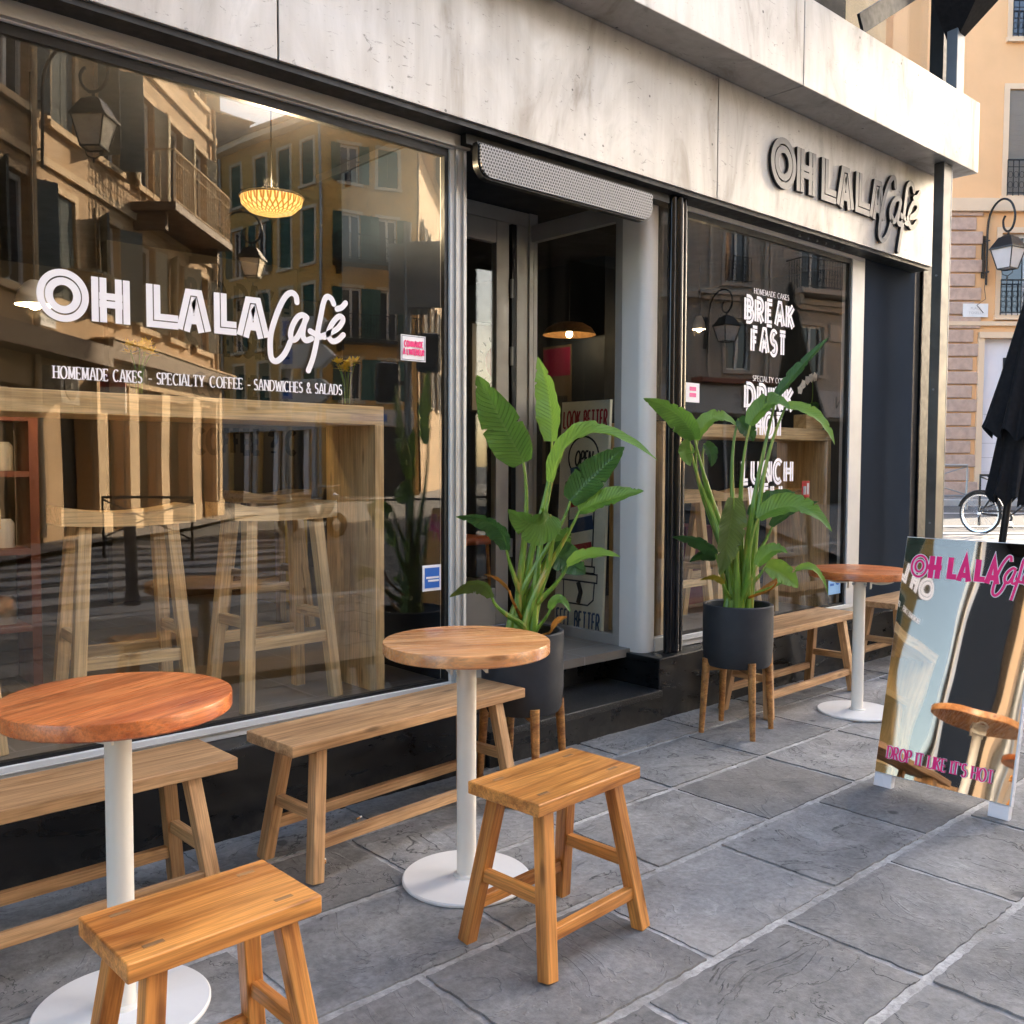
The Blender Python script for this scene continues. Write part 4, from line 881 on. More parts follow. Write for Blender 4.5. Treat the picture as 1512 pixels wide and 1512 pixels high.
LM = ['leaf_mid', 'leaf_light', 'leaf_dark', 'leaf_olive', 'leaf_dry', 'leaf_yellow']
VD = Vector((0.669, 0.743, 0.0)); VR = Vector((0.743, -0.669, 0.0))
def blade(a, b, c, width, roll, mat, parent, seed):
    rnd = random.Random(seed); a, b, c = Vector(a), Vector(b), Vector(c)
    ctl = b * 2 - (a + c) / 2; NU, NV = 10, 44; V, F, UV = [], [], []
    cut = [rnd.uniform(0.3, 0.92) for _ in range(4)]; ph = rnd.uniform(0, 6)
    for j in range(NV + 1):
        t = j / NV; p = a * (1 - t) ** 2 + ctl * 2 * t * (1 - t) + c * t * t
        d = ((ctl - a) * (1 - t) + (c - ctl) * t).normalized()
        inp = d.cross(VD).normalized(); out_ = inp.cross(d).normalized()
        ra = R(roll); lat = inp * math.cos(ra) + out_ * math.sin(ra); nor = lat.cross(d)
        if nor.dot(VD) > 0: nor = -nor
        prof = (math.sin(math.pi * min(1, (t * 0.93 + 0.07)) ** 0.80) ** 0.72) if t < 1 else 0.0
        prof = max(prof, 0.02)
        for i in range(NU + 1):
            u = i / NU * 2 - 1; w_ = width / 2 * prof
            if abs(u) > 0.55:
                for n_, q in enumerate(cut):
                    if abs(t - q - 0.10 * (abs(u) - 0.55)) < 0.012 and u * (1 if n_ % 2 else -1) > 0: w_ *= 0.62 + 0.1 * n_ / 3
            fold = abs(u) ** 1.15 * 0.40 * w_ + 0.012 * w_ * math.sin(t * 120 - abs(u) * 9); wav = 0.07 * w_ * math.sin(t * 16 + ph + u * 1.5) * abs(u) + 0.05 * w_ * math.sin(t * 41 + ph * 2) * abs(u) ** 2
            V.append(p + lat * (u * w_ * 0.95) + nor * (fold + wav)); UV.append((i / NU, t))
    for j in range(NV):
        for i in range(NU):
            q = j * (NU + 1) + i; F.append((q, q + 1, q + NU + 2, q + NU + 1))
    me = bpy.data.meshes.new('leaf'); me.from_pydata([tuple(x) for x in V], [], F); me.materials.append(MAT[mat])
    uvl = me.uv_layers.new(name='UVMap')
    for lp in me.loops: uvl.data[lp.index].uv = UV[lp.vertex_index]
    # make the smooth upper side the front face
    n0 = me.polygons[len(F) // 2].normal
    o = bpy.data.objects.new('leaf', me); col.objects.link(o); o.parent = parent
    me.polygons.foreach_set('use_smooth', [True] * len(me.polygons))
    return o
def planter(label, loc, rz, leaves, pot_z0, pot_z1, seed, stand=True):
    t = thing('potted_plant', label, 'potted plant', loc, 0, 'bird-of-paradise plants in dark pots')
    rp, h = 0.176, pot_z1
    prof = [(0, pot_z0), (rp * 0.90, pot_z0), (rp * 0.96, pot_z0 + 0.02), (rp, pot_z0 + 0.10), (rp, h - 0.004), (rp - 0.004, h), (rp - 0.016, h), (rp - 0.02, h - 0.004), (rp - 0.022, h - 0.06)]
    pt = MB().lathe(prof, 64).build('pot', 'pot_grey', t, True)
    MB().lathe([(rp - 0.023, h - 0.055), (0.09, h - 0.035), (0, h - 0.03)], 40).build('soil', 'soil', pt, True)
    if stand:
        c_, s_ = math.cos(rz), math.sin(rz)
        rot = lambda x, y, z: (x * c_ - y * s_, x * s_ + y * c_, z)
        for sx in (-1, 1):
            for sy in (-1, 1):
                lg = MB().cyl(rot(sx * 0.135, sy * 0.135, 0), rot(sx * 0.118, sy * 0.118, pot_z0 + 0.035), 0.0135, 0.021, 14).build('leg', 'acacia', t, True)
        for q in ((-1, -1, 1, 1), (-1, 1, 1, -1)):
            beam('cross_bar', rot(q[0] * 0.118, q[1] * 0.118, pot_z0 - 0.014), rot(q[2] * 0.118, q[3] * 0.118, pot_z0 - 0.014), 0.022, 0.026, 'acacia', t)
    rnd = random.Random(seed)
    for i, (a, b, c, w_, roll, m_) in enumerate(leaves):
        base = Vector((rnd.uniform(-0.05, 0.05), rnd.uniform(-0.05, 0.05), h - 0.04)); top = Vector(a)
        k1 = base + Vector((top.x * 0.12, top.y * 0.12, (top.z - base.z) * 0.45)); d = (Vector(b) - top).normalized()
        k2 = top - Vector((d.x * 0.3, d.y * 0.3, abs(d.z) * 0.3 + 0.55)).normalized() * (top - base).length * 0.3
        pts, rad = [], []
        for q in range(13):
            u = q / 12; pts.append(base * (1 - u) ** 3 + k1 * 3 * u * (1 - u) ** 2 + k2 * 3 * u * u * (1 - u) + top * u ** 3)
            big = 0.017 if w_ > 0.06 else 0.005
            rad.append(big * (1 - u) ** 1.2 + 0.0052)
        MB().tube(pts, 0.01, 8, 0, rad).build('stalk', 'petiole' if m_ != 4 else 'leaf_dry', t, True)
        blade(a, b, c, w_, roll, LM[m_], t, seed * 50 + i)
    return t
planter('tall bird-of-paradise plant in a dark pot, in front of the cafe doorway', (2.72, 2.95, 0), R(20), LEAVES_A, 0.315, 0.655, 3)
planter('bird-of-paradise plant in a dark pot on four wooden legs, in front of the right window', (4.065, 2.79, 0), R(14), LEAVES_B, 0.345, 0.655, 5)

# ------------------------------------------------------------------ mirrored pavement sign
sg = thing('sandwich_board', 'mirrored gold pavement sign with pink lettering, on white feet at the right edge', 'sign', (3.80, 1.645, 0), R(-1.0))
tilt = R(13.6)
def SB(a, b, h):      # a along the board, b up the slope, h out of the face
    return (b * math.sin(tilt) - h * math.cos(tilt), -a, b * math.cos(tilt) + h * math.sin(tilt))
hw = 0.272; BH = 1.075
MB().poly([(-hw, 0.06), (hw, 0.06), (hw, BH), (-hw, BH)], 0.0, 0.006, SB).build('mirror_panel', 'mirror_gold', sg)
MB().poly([(-hw - 0.004, 0.056), (hw + 0.004, 0.056), (hw + 0.004, BH + 0.004), (-hw - 0.004, BH + 0.004)], -0.026, -0.001, SB).build('board', 'board_white', sg)
for a in (-hw, hw - 0.075): MB().poly([(a, 0.002), (a + 0.075, 0.002), (a + 0.075, 0.055), (a, 0.055)], -0.03, 0.001, SB).build('foot', 'board_white', sg)
bk = MB()
for a in (-hw + 0.02, hw - 0.02): bk.bar((BH * math.sin(tilt) + 0.02, -a, BH * math.cos(tilt) - 0.03), (BH * math.sin(tilt) + 0.20, -a, 0.0), 0.04, 0.02)
bk.build('back_legs', 'board_white', sg)
TS = lambda a, b, h: SB(a, b, h + 0.0065)
for S_, mat, grow in ((Strokes(TS, 0.0004), 'vinyl_white', 0.006), (Strokes(TS, 0.0016), 'hot_pink', 0.0)):
    zb, zt = 0.905, 1.0; wt = 0.036
    f = 1.17 / 1.0; x0 = -hw + 0.035; W = 0.505; 
    mp = lambda x: x0 + (x - 4.872) / (6.77 - 4.872) * W
    for k_, a, b in FP:
        a, b = mp(a), mp(b); i = wt / 2; h = zt - zb; m = (a + b) / 2
        if k_ == 'O':
            for r0, rw in ((0.86, 0.26), (0.45, 0.26)): S_.ribbon(arc(m, (zb + zt) / 2, (b - a) / 2 * 1.08 * r0, h * 0.56 * r0, 0, 360, 30), (b - a) / 2 * rw + grow, 0, True)
            continue
        st_ = {'H': [[(a + i * .8, zb), (a + i * .8, zt)], [(b - i * .8, zb), (b - i * .8, zt)], [(a, (zb + zt) / 2), (b, (zb + zt) / 2)]], 'L': [[(a + i, zt), (a + i, zb + i * .8), (b, zb + i * .8)]], 'A': [[(a + i * .6, zb), (m, zt), (b - i * .6, zb)], [(a + (b - a) * .25, zb + h * .26), (b - (b - a) * .25, zb + h * .26)]]}[k_]
        for p in st_: S_.ribbon(p, wt * 0.62 + grow)
    for p in FSC.values(): S_.ribbon(spline([(mp(x), 0.905 + (z - 3.014) / 0.26 * 0.095) for x, z in p], 5), 0.0105 + grow)
    S_.build('lettering', mat, sg); S_ = Strokes(TS, 0.0004 if grow else 0.0016)
    S_.glyphs("DROP IT LIKE IT'S HOT", -hw + 0.045, 0.125, 0.050, 0.43, 'serif', 0.14 + grow * 16, 0.26)
    S_.build('lettering', mat, sg)

# ------------------------------------------------------------------ closed parasol
pa = thing('closed_parasol', 'closed black parasol on a dark pole at the right edge', 'parasol', (6.94, 2.69, 0))
pa.rotation_euler = (R(6), 0, 0)
MB().cyl((0, 0, 0), (0, 0, 2.8), 0.024, None, 16).build('pole', 'black_metal', pa, True)
MB().lathe([(0, 0.0), (0.26, 0.0), (0.26, 0.05), (0.05, 0.07), (0.05, 0.3), (0, 0.3)], 32).build('base', 'black_metal', pa, True)
def drape(z0, z1, r0, r1, n, name, ph):
    mb = MB(); V, F, NZ = [], [], 14
    for j in range(NZ + 1):
        u = j / NZ; z = z0 + (z1 - z0) * u; r = r0 + (r1 - r0) * u ** 0.9
        for i in range(n):
            t = 2 * math.pi * i / n; fo = 1 + 0.24 * u * math.cos(8 * t + ph) * (1 if u > 0.1 else 0) + 0.06 * math.sin(3 * t + ph + u * 3)
            V.append((r * fo * math.cos(t), r * fo * math.sin(t), z + (0.04 * math.cos(8 * t + ph) if j == NZ else 0)))
    for j in range(NZ):
        for i in range(n): F.append((j * n + i, j * n + (i + 1) % n, (j + 1) * n + (i + 1) % n, (j + 1) * n + i))
    mb.add(V, F); return mb.build(name, 'canvas_black', pa, True)
drape(2.78, 1.58, 0.02, 0.19, 64, 'canopy', 0.3); drape(1.72, 1.13, 0.10, 0.135, 64, 'canopy', 1.4)
MB().lathe([(0.03, 2.76), (0.03, 2.83), (0.012, 2.87), (0, 2.87)], 14).build('finial', 'black_metal', pa, True)

# ------------------------------------------------------------------ small litter on the stones
for x, y, rz, lab in ((1.945, 3.03, 20, 'cigarette butt with tan filter lying under the long bench'), (1.643, 2.769, 60, 'cigarette butt lying beside the left leg of the long bench')):
    t = thing('cigarette_butt', lab, 'cigarette butt', (x, y, 0.008), R(rz))
    MB().cyl((-0.012, 0, 0), (0.006, 0, 0), 0.0038, None, 10).build('filter', 'butt_tan', t, True); MB().cyl((0.006, 0, 0), (0.018, 0, 0), 0.0038, None, 10).build('paper', 'butt_white', t, True)

# ------------------------------------------------------------------ inside the cafe
def counter(label, x0, x1, legs):
    t = thing('bar_counter', label, 'counter', ((x0 + x1) / 2, 3.66, 0.345), 0, 'wooden bar counters inside the windows')
    cx = (x0 + x1) / 2
    MB().box(x0 - cx, -0.17, 1.185, x1 - cx, 0.24, 1.265).build('counter_top', 'oak', t, False, 0.003)
    for a in legs:
        beam('end_panel', (a - cx, 0.035, 0.0), (a - cx, 0.035, 1.1845), 0.41, 0.046, 'oak', t, 0.002, (1, 0, 0))
    return t
counter('pale oak bar counter inside the left window, with flower vases on it', 0.30, 2.381, (2.3575, 0.325))
counter('pale oak bar counter inside the right window, with orchid box on it', 4.31, 6.19, (4.336, 6.165))
def bar_stool(label, loc, rz):
    t = thing('bar_stool', label, 'bar stool', loc, rz, 'tall wooden bar stools inside the windows')
    mb = MB(); n = 10; V = []
    for i in range(n + 1):
        x = -0.245 + 0.49 * i / n; s_ = 0.028 * (abs(2 * i / n - 1)) ** 2
        V += [(x, -0.125, 0.775 + s_ * 0.3), (x, 0.125, 0.775 + s_ * 0.3), (x, 0.125, 0.825 + s_), (x, -0.125, 0.825 + s_)]
    F = [(4 * i + a, 4 * i + (a + 1) % 4, 4 * i + 4 + (a + 1) % 4, 4 * i + 4 + a) for i in range(n) for a in range(4)] + [(0, 1, 2, 3), (4 * n + 3, 4 * n + 2, 4 * n + 1, 4 * n)]
    mb.add(V, F).build('seat', 'oak', t)
    P = lambda sx, sy, z: (sx * (0.215 - 0.055 * z / 0.775), sy * (0.15 - 0.065 * z / 0.775), z)
    for sx in (-1, 1):
        for sy in (-1, 1): beam('leg', P(sx, sy, 0), P(sx, sy, 0.78), 0.047, 0.047, 'oak', t, 0.003, (1, 0, 0.01))
        beam('stretcher', P(sx, -1, 0.36), P(sx, 1, 0.36), 0.03, 0.042, 'oak', t)
    for sy in (-1, 1): beam('foot_rail', P(-1, sy, 0.27), P(1, sy, 0.27), 0.03, 0.048, 'oak', t)
    return t
FZ = 0.345
bar_stool('tall oak stool in the left window, nearest the counter end panel', (1.95, 3.70, FZ), R(3))
for lab, x, y, rz in (('tall oak stool in the left window, middle of the counter above the orange table', 1.33, 3.74, -4), ('tall oak stool in the left window, at the left edge', 0.62, 3.72, 5),
                      ('tall oak stool in the right window, left of the potted plant stems', 4.78, 3.78, 2), ('tall oak stool in the right window, behind the plant leaves', 5.33, 3.80, -3), ('tall oak stool in the right window, below the red extinguisher sign', 5.93, 3.80, 4),
                      ('tall oak stool deep inside the room behind the left window', 2.75, 5.3, 8)):
    bar_stool(lab, (x, y, FZ), R(rz))
def vase(label, loc, n, seed):
    t = thing('flower_vase', label, 'vase', loc, 0, 'glass vases with yellow flowers'); rnd = random.Random(seed)
    MB().lathe([(0.0, 0.0), (0.030, 0.0), (0.034, 0.01), (0.034, 0.085), (0.026, 0.11), (0.027, 0.125)], 24).build('vase', 'vase_glass', t, True)
    for i in range(n):
        a = rnd.uniform(0, 6.28); x, y, z = 0.035 * math.cos(a) * rnd.uniform(.4, 1.3), 0.03 * math.sin(a), rnd.uniform(0.155, 0.20)
        MB().tube(spline([(0.01 * math.cos(a), 0.01 * math.sin(a), 0.01), (x * 0.4, y * 0.4, 0.1), (x, y, z)], 4), 0.0022, 6).build('stem', 'stem_green', t, True)
        mb = MB()
        for q in range(22):
            b = q * 2.4; el = rnd.uniform(-0.2, 1.1); L = rnd.uniform(0.028, 0.04); d = Vector((math.cos(b) * math.cos(el), math.sin(b) * math.cos(el), math.sin(el))); s_ = Vector((-math.sin(b), math.cos(b), 0)) * 0.008
            c = Vector((x, y, z)); mb.add([c, c + d * L * 0.6 + s_, c + d * L, c + d * L * 0.6 - s_], [(0, 1, 2, 3)])
        mb.build('flower', 'flower_yellow', t)
    return t
vase('glass vase of yellow flowers near the right end of the left counter', (2.262, 3.60, 1.611), 6, 1)
vase('glass vase of yellow flowers on the left counter, beneath the window logo', (1.352, 3.60, 1.611), 6, 2)
ob = thing('orchid_planter', 'white orchid in a pale wooden box on the right counter', 'orchid', (6.03, 3.58, 1.611))
MB().box(-0.11, -0.05, 0, 0.11, 0.05, 0.10).build('box', 'oak', ob, False, 0.003)
for i, (x, z) in enumerate(((0.0, 0.36), (-0.05, 0.34), (-0.10, 0.31), (0.05, 0.37), (-0.14, 0.27))):
    mb = MB()
    for q in range(5):
        a = q * 1.257 + i; c = Vector((x, -0.02, z)); d = Vector((math.cos(a), 0.15, math.sin(a))); s_ = Vector((-math.sin(a), 0, math.cos(a))) * 0.016
        mb.add([c, c + d * 0.022 + s_, c + d * 0.036, c + d * 0.022 - s_], [(0, 1, 2, 3)])
    mb.build('flower', 'orchid_white', ob)
MB().tube(spline([(0.02, 0, 0.1), (0.05, 0, 0.25), (0.03, 0, 0.36), (-0.06, 0, 0.34), (-0.15, 0, 0.26)], 5), 0.003, 6).build('stem', 'stem_green', ob, True)
for i, a in enumerate((0.3, 1.9, 3.4, 5.0)): blade((0, 0, 0.1), (0.06 * math.cos(a), 0.04 * math.sin(a), 0.17), (0.12 * math.cos(a), 0.05 * math.sin(a), 0.13), 0.05, 30, 'leaf_dark', ob, 900 + i)
# lamps
def pendant(label, loc, r, mat, power, top=2.93):
    t = thing('pendant_lamp', label, 'lamp', loc, 0)
    MB().lathe([(0.02, 0.10), (r * 0.55, 0.085), (r * 0.85, 0.05), (r, 0.0), (r * 0.97, 0.004), (r * 0.8, 0.045), (r * 0.5, 0.075), (0.02, 0.09)], 36).build('shade', mat, t, True)
    MB().lathe([(0, -0.02), (0.018, -0.014), (0.026, 0.004), (0.02, 0.03), (0.0, 0.045)], 14).build('bulb', 'bulb', t, True)
    MB().cyl((0, 0, 0.09), (0, 0, top - loc[2]), 0.003, None, 6).build('cord', 'black_gasket', t)
    if power:
        ld = bpy.data.lights.new('lamp_light', 'POINT'); ld.energy = power; ld.color = (1, 0.72, 0.38); ld.shadow_soft_size = 0.03
        lo_ = bpy.data.objects.new('lamp_light', ld); col.objects.link(lo_); lo_.parent = t; lo_.location = (0, 0, -0.02)
    return t
wl_ = thing('woven_lamp', 'glowing woven basket lamp hanging in the left window', 'lamp', (2.065, 3.90, 2.51))
mb = MB(); n = 40; prf = [(0.03, 0.055), (0.07, 0.035), (0.115, 0.005), (0.137, -0.03)]
MB().lathe([(0.137, 0.03), (0.132, -0.0), (0.10, -0.03), (0.05, -0.045), (0.0, -0.05)], 40).build('shade', 'woven', wl_, True)
MB().lathe([(0.139, 0.026), (0.143, 0.032), (0.137, 0.037), (0.131, 0.032), (0.139, 0.026)], 40).build('rim', 'oak', wl_, True)
MB().lathe([(0, -0.02), (0.022, -0.010), (0.03, 0.012), (0.02, 0.035), (0, 0.045)], 14).build('bulb', 'bulb', wl_, True)
MB().cyl((0, 0, 0.04), (0, 0, 0.42), 0.003, None, 6).build('cord', 'black_gasket', wl_)
ld = bpy.data.lights.new('lamp_light', 'POINT'); ld.energy = 14.0; ld.color = (1, 0.78, 0.48); ld.shadow_soft_size = 0.04
lo_ = bpy.data.objects.new('lamp_light', ld); col.objects.link(lo_); lo_.parent = wl_; lo_.location = (0, 0, 0.075)
pendant('pale dish lamp hanging at the left edge of the left window', (1.16, 4.2, 2.0), 0.075, 'poster_white', 2.5)
pendant('flat dish lamp seen through the doorway', (5.12, 5.05, 2.33), 0.20, 'panel_wood', 0.5)
pendant('small round bulb lamp in the right window', (5.98, 4.5, 2.40), 0.05, 'vinyl_white', 1.5)
# leaning painted board behind the entrance glass
bb = thing('painted_board', 'cream painted advertising board with red and blue stripes and coffee cup, behind the entrance glass', 'sign', (4.13, 3.99, 0.345))
lean = R(2.5)
def PB(a, b, h): return (b * math.sin(lean) - h, -a, b * math.cos(lean))
hw2 = 0.20
MB().poly([(-hw2, 0), (hw2, 0), (hw2, 1.40), (-hw2, 1.40)], -0.02, 0.0, PB).build('panel', 'poster_cream', bb)
S = Strokes(PB, 0.0004)
S.glyphs('LOOK BETTER', -0.18, 1.24, 0.10, 0.36, 'sans', 0.13, 0.34); S.ribbon([(-0.10, 0.79), (0.10, 0.83)], 0.085); S.ribbon([(-0.10, 0.47), (0.10, 0.51)], 0.085, 0)
S.build('red_print', 'print_red', bb)
S = Strokes(PB, 0.0008); S.glyphs('FEEL BETTER', -0.18, 0.02, 0.10, 0.36, 'sans', 0.13, 0.34); S.ribbon([(-0.10, 0.95), (0.10, 0.99)], 0.085); S.ribbon([(-0.10, 0.63), (0.10, 0.67)], 0.085); S.build('blue_print', 'print_blue', bb)
S = Strokes(PB, 0.0016)
S.ribbon(arc(0, 1.06, 0.125, 0.125, 0, 360, 30), 0.012, 0, True); S.glyphs('OPEN', -0.07, 1.01, 0.085, 0.14, 'sans', 0.16, 0.26, 0, 0.12)
for q in ([(-0.105, 0.40), (-0.105, 0.88)], [(0.105, 0.40), (0.105, 0.88)], [(-0.14, 0.905), (0.14, 0.905), (0.14, 0.875), (-0.14, 0.875), (-0.14, 0.905)], [(-0.125, 0.40), (0.125, 0.40), (0.125, 0.36), (-0.125, 0.36), (-0.125, 0.40)],
          [(-0.15, 0.355), (0.15, 0.355), (0.15, 0.305), (-0.15, 0.305), (-0.15, 0.355)], [(-0.13, 0.30), (-0.125, 0.20), (-0.08, 0.165), (0.08, 0.165), (0.125, 0.20), (0.13, 0.30)]): S.ribbon(q, 0.010)
S.ribbon([(-0.005, 0.30), (0.02, 0.24), (0.0, 0.17)], 0.035); S.build('black_print', 'print_black', bb)
# framed print and other things deeper in the room (generic stand-ins)
pf = thing('framed_print', 'framed white print with a red round shape and black strokes, seen through the door', 'picture', (5.20, 6.0, 1.78))
MB().box(-0.27, -0.012, 0, 0.27, 0.01, 0.74).build('frame', 'print_black', pf); MB().box(-0.25, -0.016, 0.02, 0.25, -0.0125, 0.72).build('paper', 'poster_white', pf)
S = Strokes(lambda a, b, h: (a, -0.0165 - h, b), 0.0004); S.ribbon(arc(0, 0.42, 0.055, 0.07, 0, 360, 24), 0.12, 0, True); S.build('red_shape', 'print_red', pf)
S = Strokes(lambda a, b, h: (a, -0.0165 - h, b), 0.0006)
for i in range(16): a = i * math.pi / 8; S.ribbon([(0.15 * math.cos(a), 0.42 + 0.18 * math.sin(a)), (0.19 * math.cos(a), 0.42 + 0.22 * math.sin(a))], 0.012)
S.ribbon([(-0.2, 0.08), (0.2, 0.08)], 0.016); S.build('black_strokes', 'print_black', pf)
t = thing('wall_poster', 'narrow dark poster with red top hanging beside the doorway board', 'poster', (5.34, 5.4, 1.2), 0)
MB().box(-0.004, -0.16, 0, 0.004, 0.16, 1.1).build('paper', 'letter_wall', t); MB().box(-0.007, -0.15, 0.86, -0.0045, 0.15, 1.08).build('red_block', 'magenta_box', t); MB().box(-0.007, -0.12, 0.1, -0.0045, 0.12, 0.7).build('dark_block', 'print_black', t)
t = thing('cabinet', 'yellow cabinet standing deep in the room', 'cabinet', (3.42, 6.4, 0.345)); MB().box(-0.13, -0.2, 0, 0.13, 0.2, 0.75).build('body', 'yellow_cabinet', t, False, 0.006)
for z in (0.2, 0.5): MB().cyl((-0.09, -0.203, z), (-0.09, -0.215, z), 0.015, None, 10).build('knob', 'print_black', t)
t = thing('crate', 'dark magenta box under the right window counter', 'box', (5.62, 4.35, 0.345)); MB().box(-0.16, -0.15, 0, 0.16, 0.15, 0.56).build('body', 'magenta_box', t, False, 0.01); MB().box(-0.165, -0.155, 0.5, 0.165, 0.155, 0.57).build('lid', 'magenta_box', t, False, 0.01)
t = thing('chair', 'orange low seat seen through the door glass', 'chair', (4.55, 5.7, 0.345)); MB().box(-0.22, -0.22, 0.40, 0.22, 0.22, 0.46).build('seat', 'orange_seat', t, False, 0.02); MB().box(-0.22, 0.18, 0.46, 0.22, 0.23, 0.88).build('backrest', 'orange_seat', t, False, 0.02)
for sx in (-1, 1):
    for sy in (-1, 1): MB().cyl((sx * .19, sy * .19, 0), (sx * .17, sy * .17, .4), 0.014, None, 8).build('leg', 'teak', t)
# shelf rack at the far left behind the glass
t = thing('display_shelf', 'rust-red display rack with jars at the left edge, inside the window', 'shelf', (0.98, 4.75, 0.345))
for x in (-0.28, 0.28): MB().box(x - 0.02, -0.12, 0, x + 0.02, 0.12, 1.25).build('upright', 'rust_red', t)
for z in (0.25, 0.6, 0.95, 1.2): MB().box(-0.259, -0.12, z, 0.259, 0.12, z + 0.025).build('shelf', 'rust_red', t)
for i, (x, z) in enumerate([(x, z) for z in (0.277, 0.627, 0.977, 1.227) for x in (-0.18, -0.06, 0.06, 0.18)]):
    MB().lathe([(0, 0), (0.045, 0), (0.045, 0.11), (0.03, 0.13), (0, 0.13)], 14, (x, 0, z)).build('jar', ('beige_wall', 'poster_white', 'ac_white')[i % 3], t, True)

# ------------------------------------------------------------------ buildings round the square
class Facade:
    """a wall along u from origin; n points out of the wall. T(s,z,d): d>0 is in front of the wall"""
    def __init__(s, bld, org, u, n):
        s.b = bld; s.o = Vector((*org, 0)); s.u = Vector((*u, 0)).normalized(); s.n = Vector((*n, 0)).normalized(); s.base = Vector(bld.location)
    def P(s, a, z, d=0.0): return s.o + s.u * a + s.n * d + Vector((0, 0, z)) - s.base
    def slab(s, mb, a0, a1, z0, z1, d0, d1, mi=0):
        v = [s.P(a, z, d) for z in (z0, z1) for d in (d0, d1) for a in (a0, a1)]
        return mb.add(v, [(0, 2, 3, 1), (4, 5, 7, 6), (0, 1, 5, 4), (2, 6, 7, 3), (0, 4, 6, 2), (1, 3, 7, 5)], mi)
    def part(s, name, mat, boxes, parent=None, bevel=0.0):
        mb = MB()
        for b in boxes: s.slab(mb, *b)
        return mb.build(name, mat, parent or s.b, False, bevel)
    def wall(s, a0, a1, z0, z1, holes, mat, depth=0.22, name='wall'):
        mb = MB(); xs = sorted({a0, a1, *[h[0] for h in holes], *[h[1] for h in holes]}); zs = sorted({z0, z1, *[h[2] for h in holes], *[h[3] for h in holes]})
        for i in range(len(xs) - 1):
            for j in range(len(zs) - 1):
                cx, cz = (xs[i] + xs[i + 1]) / 2, (zs[j] + zs[j + 1]) / 2
                if any(h[0] < cx < h[1] and h[2] < cz < h[3] for h in holes): continue
                mb.add([s.P(xs[i], zs[j]), s.P(xs[i + 1], zs[j]), s.P(xs[i + 1], zs[j + 1]), s.P(xs[i], zs[j + 1])], [(0, 1, 2, 3)])
        for h in holes:
            A, B, C_, D = h[:4]
            for p, q in (((A, C_), (B, C_)), ((B, C_), (B, D)), ((B, D), (A, D)), ((A, D), (A, C_))):
                mb.add([s.P(*p), s.P(*q), s.P(*q, -depth), s.P(*p, -depth)], [(0, 1, 2, 3)])
        return mb.build(name, mat, s.b)
    def fill(s, h, sh=None, mode='closed', rail=False, trim='trim_cream', ang=22, sill=True, frame='trim_white'):
        A, B, z0, z1 = h[:4]; m = (A + B) / 2; w_ = 0.07
        fr = [(A, A + w_, z0, z1, -0.19, -0.12), (B - w_, B, z0, z1, -0.19, -0.12), (m - w_ * .7, m + w_ * .7, z0, z1, -0.188, -0.115), (A + w_, B - w_, z0, z0 + 0.09, -0.19, -0.121), (A + w_, B - w_, z1 - 0.09, z1, -0.19, -0.121)]
        w = s.part('window', frame, fr)
        s.part('pane', 'house_glass', [(A + w_, m - w_ * .7, z0 + .09, z1 - .09, -0.175, -0.16), (m + w_ * .7, B - w_, z0 + .09, z1 - .09, -0.175, -0.16)], w)
        if trim: s.part('surround', trim, [(A - .13, A - 0.002, z0 - .1, z1 + .13, 0.002, 0.03), (B + 0.002, B + .13, z0 - .1, z1 + .13, 0.002, 0.03), (A - 0.002, B + 0.002, z1 + 0.002, z1 + .13, 0.002, 0.031)])
        if sill: s.part('sill', trim or 'trim_cream', [(A - .16, B + .16, z0 - .12, z0 - 0.002, -0.1, 0.10)])
        if sh:
            W = m - A
            for e, sg_ in ((A, -1), (B, 1)):
                mb = MB()
                if mode == 'closed': s.slab(mb, min(e, m + sg_ * .01), max(e, m + sg_ * .01), z0 + .01, z1 - .01, -0.08, -0.035)
                else:
                    d = s.u * (sg_ * math.cos(R(ang))) + s.n * math.sin(R(ang)); p0 = s.P(e, z0 + .01, 0.035); q = d.cross(Vector((0, 0, 1))) * 0.04
                    v = [p0, p0 + d * W, p0 + d * W + q, p0 + q]; v += [x + Vector((0, 0, z1 - z0 - .02)) for x in v]
                    mb.add(v, [(0, 1, 2, 3), (7, 6, 5, 4), (0, 4, 5, 1), (1, 5, 6, 2), (2, 6, 7, 3), (3, 7, 4, 0)])
                mb.build('shutter', sh, s.b)
        if rail: s.railing(A - .05, B + .05, z0 - .02, 0.85, 0.12)
    def railing(s, a0, a1, z0, h, d, depth=0.0, mat='black_metal', step=0.13):
        mb = MB(); b0 = len(mb.v)
        s.slab(mb, a0, a1, z0 + h - .03, z0 + h, d - .02, d + .02); s.slab(mb, a0, a1, z0 + .05, z0 + .075, d - .012, d + .012); s.slab(mb, a0, a1, z0 + h * .78, z0 + h * .78 + .015, d - .008, d + .008)
        n = max(2, int((a1 - a0) / step))
        for i in range(n + 1):
            a = a0 + (a1 - a0) * i / n; s.slab(mb, a - .008, a + .008, z0, z0 + h - .03, d - .008, d + .008)
            if i < n:
                c = a + (a1 - a0) / n / 2; r_ = min(step * .40, .055)
                for zc in (z0 + h * .30, z0 + h * .58): mb.tube([s.P(c + r_ * math.cos(t), zc + r_ * 1.5 * math.sin(t), d) for t in [q * math.pi / 5 for q in range(11)]], 0.006, 4)
        if depth:
            for a in (a0, a1):
                s.slab(mb, a - .015, a + .015, z0 + h - .03, z0 + h, d - depth, d - .021)
                for k_ in range(1, 6): s.slab(mb, a - .008, a + .008, z0, z0 + h - .03, d - depth * k_ / 6 - .008, d - depth * k_ / 6 + .008)
        return mb.build('railing', mat, s.b)
